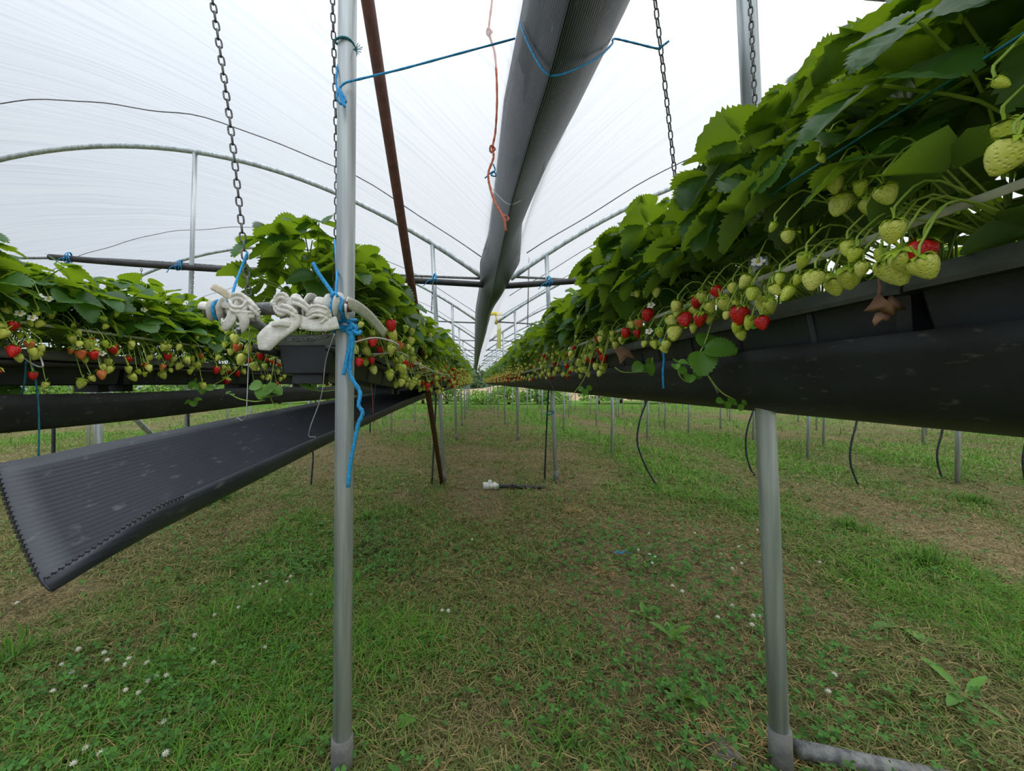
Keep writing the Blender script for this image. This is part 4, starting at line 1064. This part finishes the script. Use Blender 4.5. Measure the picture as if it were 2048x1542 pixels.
def gpt(d, t, off=.009):                                   # point on the outside of the valley gutter: t -1 left rim .. 0 fold .. 1 right rim
    l, m, r = lerp_table(GL, d), lerp_table(GM, d), lerp_table(GR, d)
    p = V((m[0], d, m[1])).lerp(V((l[0], d, l[1])), -t) + V((-.012, 0, -.01)) * math.sin(-math.pi * t) if t < 0 else V((m[0], d, m[1])).lerp(V((r[0], d, r[1])), t) + V((.025, 0, -.015)) * math.sin(math.pi * t)
    return p + V((off * (-.8 if t < -.02 else (.8 if t > .02 else 0)), -.004, -off))
twine('blue_twine', [gpt(1.17, -.93), gpt(1.15, -.75), gpt(1.12, -.4), gpt(1.10, -.06), gpt(1.10, .04, .012), gpt(1.12, .25, .014), gpt(1.15, .5, .014), gpt(1.20, .8, .012), gpt(1.25, 1.0, .008), P(1260, 84, 1.22), P(1314, 97, 1.165), P(1322, 94, 1.15), P(1338, 82, 1.14)], .003, 'blue', 'blue twine slung under the valley gutter and tied to the right chain', 'twine', 8)
twine('orange_twine', [P(984, -60, 1.4), P(984, 0, 1.4), P(978, 62, 1.4), P(990, 110, 1.4), P(994, 190, 1.4), P(991, 260, 1.4), P(985, 295, 1.39), P(987, 315, 1.38), P(977, 345, 1.38), P(979, 370, 1.38), P(990, 405, 1.36), P(1007, 435, 1.34), P(1012, 462, 1.34)], .0042, 'orange', 'frayed orange twine dangling beside the valley gutter', 'twine', 8)
mb = MB()
for c in ((979, 64), (985, 298), (1012, 437)):
    tube(mb, [P(c[0], c[1], 1.385) + V((.009 * math.cos(a), .006 * math.sin(a * 2), .010 * math.sin(a))) for a in np.linspace(0, 9, 16)], .0035, 5)
mb.build('knots', M['orange'], bpy.data.objects['orange_twine'])
twine('blue_twine', [P(986, 328, 1.75), P(990, 340, 1.75), P(982, 350, 1.75), P(992, 352, 1.75), P(986, 343, 1.75), P(970, 356, 1.74)], .003, 'blue', 'small tangle of blue twine at the left edge of the valley gutter', 'twine')
twine('tie_wire', [P(978, 370, 2.2), P(1000, 395, 2.0), P(1022, 409, 1.87), P(1050, 392, 2.0), P(1080, 352, 2.25)], .0016, 'wire', 'thin grey wire slung under the valley gutter beside the orange twine', 'wire')
twine('tie_wire', [P(966, 500, 3.2), P(985, 480, 2.9), P(1005, 470, 2.6), P(1030, 440, 2.65)], .0018, 'wire', 'thin grey wire crossing under the valley gutter near the black pipe', 'wire')
twine('blue_twine', [P(52, 722, 1.33), P(48, 770, 1.34), P(35, 820, 1.35), P(18, 866, 1.35)], .0028, 'teal', 'left strand of two blue twines dangling below the far left bed', 'twine', group='twines below the far left bed')
twine('blue_twine', [P(56, 718, 1.33), P(68, 745, 1.34), P(76, 800, 1.35), P(78, 860, 1.35), P(77, 913, 1.35)], .0028, 'teal', 'right strand of two blue twines dangling below the far left bed', 'twine', group='twines below the far left bed')
twine('blue_twine', [P(1318, 650, 1.27), P(1322, 680, 1.26), P(1328, 715, 1.26), P(1326, 745, 1.26), P(1327, 777, 1.26)], .0034, 'blue', 'short bright blue twine hanging down over the right bed', 'twine')
twine('blue_twine', [P(1124, 728, 2.72), P(1126, 742, 2.72), P(1125, 752, 2.72)], .004, 'blue', 'tiny blue twine end hanging further along the right bed', 'twine')
twine('support_string', [(.553, -.2, 1.354), (.553, .5, 1.352), (.553, 3, 1.35), (.553, 6, 1.35)], .0018, 'teal', 'long teal string stretched along the front of the right bed leaves', 'string', 3, tw=False)
mb = MB(); ribbon(mb, [V((.615, d, 1.224)) for d in np.linspace(-.2, 3.0, 30)], .011, .0012, (1, 0, .3)); tag(mb.build('support_tape', M['tape']), 'flat white tape stretched along the front of the right bed above its rim', 'tape')
mb = MB(); ribbon(mb, [V((-1.455, d, 1.195)) for d in np.linspace(.9, 4.0, 30)], .009, .0012, (1, 0, -.3)); tag(mb.build('support_tape', M['tape']), 'flat pale tape stretched along the front of the far left bed', 'tape')
# blue ties where the black pipe hangs
for x, y, d, lab in ((868, 560, 3.86, 'blue twine lashing on the black pipe beside the second left post'), (360, 533, 3.86, 'blue twine lashing on the black pipe beside the tall post behind the far left bed'), (138, 518, 3.86, 'blue twine lashing near the left end of the black pipe'), (1096, 566, 3.86, 'blue twine lashing on the black pipe beside the second right post')):
    mb = MB(); c = P(x, y, d + .03)
    for k in range(3):
        tube(mb, [c + V((.012 * k - .012 + .02 * math.sin(a + k), -math.cos(a) * .036, math.sin(a) * .05 + .014)) for a in np.linspace(0, 6.4, 18)], .0042, 5)
    tube(mb, smooth([c + V((0, -.04, 0)), c + V((-.05, -.05, -.02)), c + V((-.10, -.04, -.07))], 4), .004, 5)
    tag(mb.build('blue_twine', M['blue']), lab, 'twine')
# grey hanging wires of the loose gutter
twine('hanger_wire', [P(499, 655, 1.05), P(497, 720, 1.05), P(494, 800, 1.0), P(492, 830, .98), P(485, 841, .98), P(475, 836, .98), P(472, 840, .98)], .0012, 'wire', 'thin grey hanger wire with a hooked end left of the open trough', 'wire', tw=False)
twine('hanger_wire', [P(670, 665, 1.16), P(652, 720, 1.15), P(643, 790, 1.14), P(622, 850, 1.12), P(618, 872, 1.12), P(630, 874, 1.12), P(631, 880, 1.12)], .0013, 'wire', 'thin grey hanger wire hooked into the loose drip gutter', 'wire', tw=False)
twine('hanger_wire', [P(756, 728, 1.8), P(750, 780, 1.8), P(742, 825, 1.78), P(720, 838, 1.75)], .0018, 'teal', 'thin teal cord hanging below the near left bed', 'cord', tw=False)
twine('hanger_wire', [P(740, 745, 1.75), P(745, 800, 1.75), P(748, 872, 1.75)], .0014, 'orange', 'thin orange cord hanging below the near left bed', 'cord', tw=False)
for x, y, d, lab in ((1412, 746, 1.03, 'near'), (1092, 754, 3.1, 'far')):
    twine('hanger_wire', [P(x, y, d), P(x + 14, y + 22, d), P(x + 24, y + 40, d)], .0012, 'wire', f'thin grey wire slanting down the right drip gutter, the {lab} one', 'wire', tw=False)

# white wire loops that hold the fruit out from the near left bed
for i, (d, out, y_) in enumerate([(1.38, .16, 0), (1.66, .13, 0), (1.92, .13, 0), (2.12, .13, 0), (2.32, .13, 0), (2.55, .14, 0), (2.8, .13, 0), (3.1, .13, 0)]):
    c = bedpt('L', d) + V((.122, 0, -.03)); q = .10
    pts = [c + V((0, -q, .0)), c + V((out * .6, -q * .7, .03)), c + V((out, 0, .012)), c + V((out * .7, q * .6, -.01)), c + V((0, q, -.012))]
    twine('wire_loop', pts, .0030, 'whitewire', f'white wire loop bowing out from the near left bed rail, {ordw(i)} from its open end', 'wire loop', 6, 'wire loops of the near left bed', tw=False)
for i, (x, y, d) in enumerate([(82, 735, 1.32), (314, 750, 1.95), (386, 752, 2.2), (470, 745, 2.6)]):
    twine('wire_loop', [P(x - 75, y - 55, d + .05), P(x - 25, y - 12, d), P(x, y - 1, d - .02), P(x + 3, y - 8, d - .02), P(x - 6, y - 30, d + .05)], .0026, 'whitewire', f'white wire loop below the far left bed fruit, {ordw(i)} from the front', 'wire loop', 5, 'wire loops of the far left bed', tw=False)

# hoses hanging from the beds down to the grass
def hose(pxs, d, label, r=.009):
    pts = [P(x, y, d) for x, y in pxs]; pts[-1].z = gz1(pts[-1].x, pts[-1].y) + .004
    twine('drip_hose', pts, r, 'hose', label, 'hose', 8, 'hanging hoses', 8, tw=False)
hose([(1312, 760), (1298, 792), (1280, 840), (1275, 885), (1290, 930), (1312, 972)], 3.9, 'thin dark hose curving to the grass left of the right foreground post')
hose([(1520, 760), (1508, 815), (1494, 860), (1492, 900), (1500, 935), (1510, 955)], 4.3, 'thin dark hose curving down just behind the right foreground post')
hose([(1722, 770), (1714, 840), (1702, 890), (1702, 930), (1716, 970)], 3.9, 'thin dark hose curving to the grass right of the right foreground post')
hose([(1892, 800), (1885, 860), (1875, 900), (1876, 930), (1884, 955)], 4.2, 'thin dark hose curving down beside a steel leg at far right')
hose([(2060, 850), (2048, 900), (2046, 930), (2050, 955)], 4.0, 'thin dark hose at the right edge of the view')
hose([(1098, 760), (1096, 800), (1093, 860), (1089, 945)], 4.1, 'straight black hose beside the second right post')
hose([(872, 770), (871, 820), (868, 880), (864, 960)], 3.95, 'straight black hose beside the second left post')
hose([(622, 880), (626, 910), (625, 935), (622, 965)], 3.9, 'thin dark hose below the loose drip gutter')
hose([(106, 850), (107, 880), (104, 910)], 2.1, 'thin dark hose below the far left drip gutter', .008)
hose([(366, 810), (376, 830), (380, 858)], 3.2, 'dark hose bent beside a leg behind the loose drip gutter')
hose([(742, 790), (742, 805), (740, 818)], 8., 'far dark hose beneath the near left bed', .014)
twine('blue_twine', [P(1092, 826, 3.98), P(1098, 830, 3.97), P(1108, 824, 3.97), P(1100, 822, 3.98), P(1092, 828, 3.97)], .006, 'teal', 'teal twine tie round hose and post under the right bed', 'twine')

# ------------------------------------------------------------------ odds and ends
g1 = lambda x, d, dz=0: V((x, d, gz1(x, d) + dz))
def ground_px(x, y, dz=0.):
    d = 2.
    for _ in range(12): d = (H - gz1((x - CX) / F * d, d) - dz) * F / (y - CY)
    return V(((x - CX) / F * d, d, gz1((x - CX) / F * d, d) + dz))
# stub pipe joined to the right post's foot
a = ground_px(1592, 1497, .045); b = V((.98, .93, .02)); b = P(1990, 1580, .99); 
mb = MB(); tube(mb, [V((0, 0, 0)), (b - a) * .5, b - a], .021, 16); o = mb.build('ground_pipe', M['galv_old']); o.location = a; tag(o, 'grey steel pipe lying on the grass from the foot of the right foreground post', 'pipe')
# white fitting and its black pipe
c = ground_px(982, 972, .025); t8 = thing('irrigation_pipe', c, 'black pipe end with a white valve fitting lying on the grass between the beds', 'pipe')
mb = MB()
RX = Matrix.Rotation(R(90), 4, 'Y')
lathe(mb, [(0, -.075), (.034, -.075), (.036, -.07), (.036, -.02), (.030, -.018), (.030, .02), (.036, .022), (.036, .05), (.022, .055), (.022, .07), (0, .07)], 16, 0, RX)
lathe(mb, [(.0, .055), (.018, .055), (.018, .02), (.02, .0)], 12, 0, Matrix.Translation((-.01, 0, 0)))
mb.build('valve_fitting', M['pvc'], t8)
mb = MB(); tube(mb, smooth([V((.06, 0, 0)), V((.2, .01, -.005)), V((.36, .0, -.012)), V((.5, -.01, -.018))], 5), .02, 10); mb.build('black_tube', M['black_pipe'], t8)
# blue scrap, stone, straw
c = ground_px(1242, 1108, .03); mb = MB()
tube(mb, smooth([V((-.035, 0, 0)), V((-.02, .01, .012)), V((0, -.004, .004)), V((.02, .012, .012)), V((.045, -.004, .004)), V((.03, .015, .008))], 5), .0035, 5)
o = mb.build('blue_twine', M['blue']); o.location = c; tag(o, 'scrap of blue twine lying in the grass of the aisle', 'twine')
bm = bmesh.new(); bmesh.ops.create_icosphere(bm, subdivisions=3, radius=1)
for v_ in bm.verts: v_.co = V((v_.co.x * .035, v_.co.y * .05, v_.co.z * .022)) * (1 + .15 * math.sin(v_.co.x * 5 + v_.co.z * 4))
me = bpy.data.meshes.new('stone'); bm.to_mesh(me); bm.free(); me.materials.append(M['stone']); o = link('stone', me); o.location = ground_px(1445, 1497, .01); o.rotation_euler = (0, 0, .5); tag(o, 'flat grey stone in the grass left of the right foreground post', 'stone')
def straw_tuft(px, n, rad, lab):
    c = ground_px(*px); mb = MB()
    for _ in range(n):
        a = random.uniform(0, 6.28); r0 = random.uniform(0, rad); p0 = V((r0 * math.cos(a), r0 * math.sin(a), random.uniform(.005, .03))); b2 = random.uniform(0, 6.28); L = random.uniform(.02, .07)
        q = p0 + V((math.cos(b2), math.sin(b2), random.uniform(-.1, .45))) * L; tube(mb, [p0, p0.lerp(q, .5) + V((0, 0, .004)), q], .0011, 4)
    o = mb.build('straw', M['straw']); o.location = c; tag(o, lab, 'straw', kind='stuff')
straw_tuft((1430, 1500), 120, .09, 'loose dry straw beside the stone at the right post'); straw_tuft((1540, 1500), 110, .07, 'dry straw at the foot of the right foreground post'); straw_tuft((1145, 1025), 90, .10, 'faded tuft of dry straw in the middle of the aisle'); straw_tuft((1205, 1150), 60, .08, 'small dry straw tuft in the right of the aisle'); straw_tuft((655, 1265), 80, .07, 'dry brown tuft left of the foreground post'); straw_tuft((720, 992), 60, .1, 'dry tuft just right of the foreground post')
# dead leaf on the right trough
mb = MB(); rnd = random.Random(4)
c = P(1765, 612, .60)
def flat_leaf(mb, pts, d, bulge=.012):
    v0 = [P(x, y, d + random.uniform(-.006, .006)) - c for x, y in pts]; ctr = sum(v0, V((0, 0, 0))) / len(v0) + V((-.004, -bulge, 0))
    mb.add(v0 + [ctr], [(i, (i + 1) % len(v0), len(v0)) for i in range(len(v0))])
flat_leaf(mb, [(1727, 622), (1742, 606), (1750, 592), (1758, 586), (1768, 594), (1782, 592), (1798, 605), (1812, 618), (1795, 620), (1785, 630), (1772, 626), (1757, 618), (1745, 622)], .60)
flat_leaf(mb, [(1750, 628), (1762, 624), (1785, 630), (1776, 642), (1760, 640), (1748, 652), (1744, 642)], .60, .008)
tube(mb, [P(1757, 588, .60) - c, P(1760, 575, .605) - c, P(1758, 560, .615) - c], .0012, 5)
o = mb.build('dead_leaf', M['deadleaf']); o.location = c; tag(o, 'curled brown dead leaf on the front trough of the right bed', 'dead leaf')
md = o.modifiers.new('s', 'SOLIDIFY'); md.thickness = .0012
c = P(1248, 705, 1.62); mb = MB(); flat_leaf(mb, [(1228, 700), (1242, 692), (1258, 700), (1270, 718), (1255, 714), (1240, 728), (1236, 712)], 1.62)
o = mb.build('dead_leaf', M['deadleaf']); o.location = c; tag(o, 'small dark dead leaf hanging further along the right bed', 'dead leaf')
# yellow traps
c = P(992, 632, 6.9); mb = MB(); ribbon(mb, smooth([V((-.10, 0, .03)), V((-.03, 0, .045)), V((.04, 0, .03)), V((.10, 0, .04))], 5), .06, .01, (0, -1, .3)); ribbon(mb, smooth([V((0, 0, .02)), V((.01, -.02, -.05)), V((-.01, -.01, -.11)), V((.015, 0, -.14))], 5), .04, .008, (0, -1, 0))
o = mb.build('yellow_ribbon', M['yellow']); o.location = c; tag(o, 'yellow plastic ribbon tied on a far tie rod right of the gutter', 'ribbon')
c = P(998, 672, 8.5); mb = MB(); box(mb, (0, 0, 0), .09, .004, .55); o = mb.build('sticky_trap', M['paleyellow'], smooth=False); o.location = c; tag(o, 'pale yellow sticky trap strip hanging far back right of the gutter', 'insect trap')
mb = MB(); tube(mb, [V((0, 0, .27)), V((0, 0, .6))], .003, 4); mb.build('string', M['wire'], o)

# weeds with broad leaves
def weed(px, n, L, lab, w=.26, up=.55, one=False):
    c = ground_px(*px); rt = MB(); rnd = random.Random(int(px[0]))
    for i in range(n):
        az = 6.28 * i / n + rnd.uniform(-.4, .4); el = rnd.uniform(.25, 1.0) * up; LL = L * rnd.uniform(.7, 1.15)
        f = V((math.cos(az) * math.cos(el), math.sin(az) * math.cos(el), math.sin(el))); MM = frame(V((0, 0, .005)), f, V((0, 0, 1)) - f * .2)
        vs = []; fs = []; N_ = 9
        for k in range(N_ + 1):
            t = k / N_; ww = w * LL * (math.sin(math.pi * (.06 + .92 * t ** 1.35)) ** .8); ww *= 1 + .07 * (-1) ** k
            for s in (-1, -.5, 0, .5, 1): vs.append(MM @ V((s * ww, t * LL, abs(s) * ww * .35 - .35 * LL * t * t)))
        for k in range(N_):
            for j in range(4): fs.append((k * 5 + j, k * 5 + j + 1, k * 5 + j + 6, k * 5 + j + 5))
        rt.add(vs, fs, 0, rnd.random())
    o = rt.build('broadleaf_weed', M['weed'], tint=True); o.location = c; tag(o, lab, 'weed', 'broad-leaved weeds in the grass')
weed((1345, 1285), 4, .10, 'small upright broad-leaved weed in the aisle left of the right post', .2, 1.2)
weed((1370, 1400), 6, .10, 'bushy bright green weed lower in the aisle near the right post', .22, .9)
weed((1290, 1240), 4, .08, 'narrow-leaved weed in the aisle above the bushy one', .18, 1.1)
weed((1800, 1260), 4, .13, 'broad-leaved weed on the grass right of the right post', .16, .7)
weed((782, 1462), 1, .075, 'single round green leaf standing right of the foreground post', .36, 1.3)
weed((210, 1480), 4, .11, 'pale broad-leaved weed in the clover at the bottom left', .2, .5)
weed((545, 1120), 6, .12, 'grassy weed tuft in front of the loose gutter', .10, .9)
weed((30, 1370), 4, .12, 'broad-leaved weed at the left edge of the clover', .24, .4)
weed((1930, 1400), 5, .12, 'leafy weed in the grass at the lower right', .12, .9)
# taller grass tufts
for px, n, L, lab in (((440, 1000), 160, .16, 'bright grass tuft under the loose gutter'), ((735, 1040), 120, .12, 'grass tuft right of the foreground post'), ((560, 1240), 140, .12, 'dark grass tuft by the clover'), ((1850, 1130), 200, .16, 'lush grass tuft on the right'), ((1700, 1060), 200, .15, 'lush grass tuft behind the right post'), ((1130, 1500), 90, .11, 'light grass tuft at the bottom of the aisle'), ((20, 1330), 110, .16, 'long grass tuft at the left edge'), ((1950, 1010), 200, .16, 'lush grass tuft below the right bed'), ((850, 1330), 90, .10, 'small grass tuft in the aisle')):
    c = ground_px(*px); r = np.random.default_rng(int(px[0])); vs, fs, cs_ = [], [], []
    for i in range(n):
        a0_, el, LL, az = r.uniform(0, 6.28), r.uniform(.5, 1.4), L * r.uniform(.4, 1.1), r.uniform(0, 6.28); rr = abs(r.normal(0, .09)); w = .0026
        p0 = np.array([rr * math.cos(a0_), rr * math.sin(a0_), -.005]); hd = np.array([math.cos(az), math.sin(az), 0]); sd = np.array([-hd[1], hd[0], 0]) * w; z_ = np.array([0, 0, 1])
        m_ = p0 + (hd * math.cos(el) + z_ * math.sin(el)) * LL * .55; t_ = m_ + (hd * math.cos(el - .8) + z_ * math.sin(el - .8)) * LL * .5; b_ = len(vs)
        vs += [p0 - sd, p0 + sd, m_ + sd, m_ - sd, t_]; fs += [(b_, b_ + 1, b_ + 2), (b_, b_ + 2, b_ + 3), (b_ + 3, b_ + 2, b_ + 4)]
        cs_ += [np.array([.115, .27, .03]) * r.uniform(.6, 1.3)] * 5
    o = link('grass_tuft', np_mesh('grass_tuft', np.array(vs), np.array(fs), M['grass'], np.array(cs_))); o.location = c; tag(o, lab, 'grass', 'taller grass tufts', 'stuff')
# white clover heads
def clover_head():
    mb = MB(); rnd = random.Random(2)
    for i in range(26):
        th = math.acos(1 - 1.5 * (i + .5) / 26); az = i * 2.4; d = V((math.sin(th) * math.cos(az), math.sin(th) * math.sin(az), math.cos(th))); s = d.orthogonal().normalized(); u = d.cross(s)
        b = d * .35; mb.add([b + s * .13, b + u * .13, b - s * .13, b - u * .13, d * 1.0 + V((0, 0, .1))], [(0, 1, 4), (1, 2, 4), (2, 3, 4), (3, 0, 4)])
    return mb.mesh('flower_head', M['cloverhead'])
CH = clover_head(); mb = MB(); tube(mb, [V((0, 0, -.05)), V((.003, 0, -.02)), V((0, 0, 0))], .0009, 4); CS = mb.mesh('flower_stem', M['stalk'])
cpx = [(460, 435), (420, 570), (360, 525), (630, 500), (755, 490), (735, 525), (915, 595), (975, 590), (865, 620), (735, 675), (810, 690), (960, 860), (1250, 515), (1550, 425), (500, 1015), (970, 1045), (430, 1105), (1640, 150), (1820, 115), (100, 165), (1480, 70), (1520, 55), (1560, 40), (1700, 10), (1680, 40), (1255, 235), (1140, 355), (1395, 190), (860, 515), (590, 1045), (610, 455), (500, 655), (310, 680), (1130, 440)]
cps = [(x / 2.926, 1150 + y / 2.926, 'white clover blossom among the clover left of the foreground post', 'clover blossoms on the left') for x, y in cpx]
cps += [(1350 + x / 2.402, 900 + y / 2.402, 'white clover blossom in the grass around the right foreground post', 'clover blossoms on the right') for x, y in [(370, 840), (275, 750), (205, 805), (35, 680), (395, 385), (220, 500), (320, 545), (375, 797), (405, 797), (695, 540), (275, 570), (305, 465), (95, 400), (735, 1160), (765, 1080)]]
cps += [(700 + x / 2.846, 1000 + y / 2.846, 'white clover blossom in the middle of the aisle', 'clover blossoms in the aisle') for x, y in [(1705, 310), (1735, 325), (1720, 360), (1640, 285), (1890, 520), (1835, 490), (525, 630), (560, 632), (695, 225), (1700, 190)]]
for x, y, lab, grp in cps:
    c = ground_px(x, y, .045); t = thing('clover_blossom', c - V((0, 0, .045)), lab, 'flower', grp)
    h = link('flower_head', CH, t); h.location = (0, 0, .045); s = random.uniform(.009, .012); h.scale = (s, s, s * .9); h.rotation_euler = (random.uniform(-.4, .4), random.uniform(-.4, .4), random.uniform(0, 6))
    q = link('flower_stem', CS, t); q.location = (0, 0, .045)

# ------------------------------------------------------------------ beyond the tunnel
def bush(name, x, y, w, h, col, n, lab, cat, grp, ls=.12, trunk=0):
    r = np.random.default_rng(int(abs(x * 31 + y * 7)) + 1); z0 = gz1(x, y)
    th = np.arccos(r.uniform(-.2, 1, n)); az = r.uniform(0, 6.28, n); rr = r.uniform(.6, 1.0, n) * (1 + .25 * np.sin(3 * az) * np.sin(2 * th))
    c = np.stack([rr * np.sin(th) * np.cos(az) * w / 2, rr * np.sin(th) * np.sin(az) * w / 2.4, trunk + (h - trunk) * (.15 + .85 * np.maximum(0, rr * np.cos(th)))], 1)
    a = r.normal(0, 1, (n, 3)); a /= np.linalg.norm(a, axis=1)[:, None]; b = np.cross(a, r.normal(0, 1, (n, 3))); b /= np.linalg.norm(b, axis=1)[:, None]
    s = (ls * r.uniform(.6, 1.4, n))[:, None]
    v = np.stack([c - a * s, c + b * s * .5, c + a * s, c - b * s * .5], 1).reshape(-1, 3); q = np.arange(n)[:, None] * 4 + np.array([[0, 1, 2, 3]])
    cc = np.repeat(np.array(col)[None] * r.uniform(.55, 1.4, n)[:, None], 4, 0)
    rt = thing(name, (x, y, z0), lab, cat, grp); link('crown', np_mesh('crown', v, q, M['hedge'], cc), rt)
    mb = MB()
    for k in range(4): mb and tube(mb, smooth([V((.05 * k, 0, -.05)), V((.1 * (k - 1.5), .05, h * .4)), V((w * .13 * (k - 1.5), 0, h * .8))], 3), .03 + .02 * trunk, 5)
    mb.build('stems', M['rust_tube'], rt)
xs = np.linspace(-38, 40, 40); rr_ = random.Random(5)
for i, x in enumerate(xs):
    y = 28 + rr_.uniform(-.8, 1.2)
    bush('hedge_bush', x + rr_.uniform(-.5, .5), y, 2.6, rr_.uniform(1.9, 2.6) if x < -3 or x > 6 else (rr_.uniform(1.1, 1.6) if abs(x) > 1 else .9), (.26, .44, .09) if i % 3 else (.19, .34, .09), 800, 'bright green bush in the row beyond the end of the tunnel', 'bush', 'bushes beyond the tunnel')
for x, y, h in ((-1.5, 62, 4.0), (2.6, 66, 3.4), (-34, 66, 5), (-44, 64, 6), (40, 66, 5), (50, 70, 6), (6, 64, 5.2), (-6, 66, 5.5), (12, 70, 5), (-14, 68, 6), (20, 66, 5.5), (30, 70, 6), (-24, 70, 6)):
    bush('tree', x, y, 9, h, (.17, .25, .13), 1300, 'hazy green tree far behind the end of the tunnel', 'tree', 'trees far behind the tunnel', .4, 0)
mb = MB(); vs = []; fs = []
for i in range(41):
    for j in range(9):
        u = i / 40; t = j / 8; vs.append((-20 + 55 * u, 33 + 5 * t, -.5 + (.95 + .35 * math.sin(u * 19) + .2 * math.sin(u * 47)) * math.sin(math.pi * min(1, t * 1.0)) ** .8))
for i in range(40):
    for j in range(8): fs.append((i * 9 + j, (i + 1) * 9 + j, (i + 1) * 9 + j + 1, i * 9 + j + 1))
mb.add(vs, fs); tag(mb.build('earth_bank', M['earth']), 'low sandy earth bank beyond the end of the tunnel', 'earth bank', kind='structure')
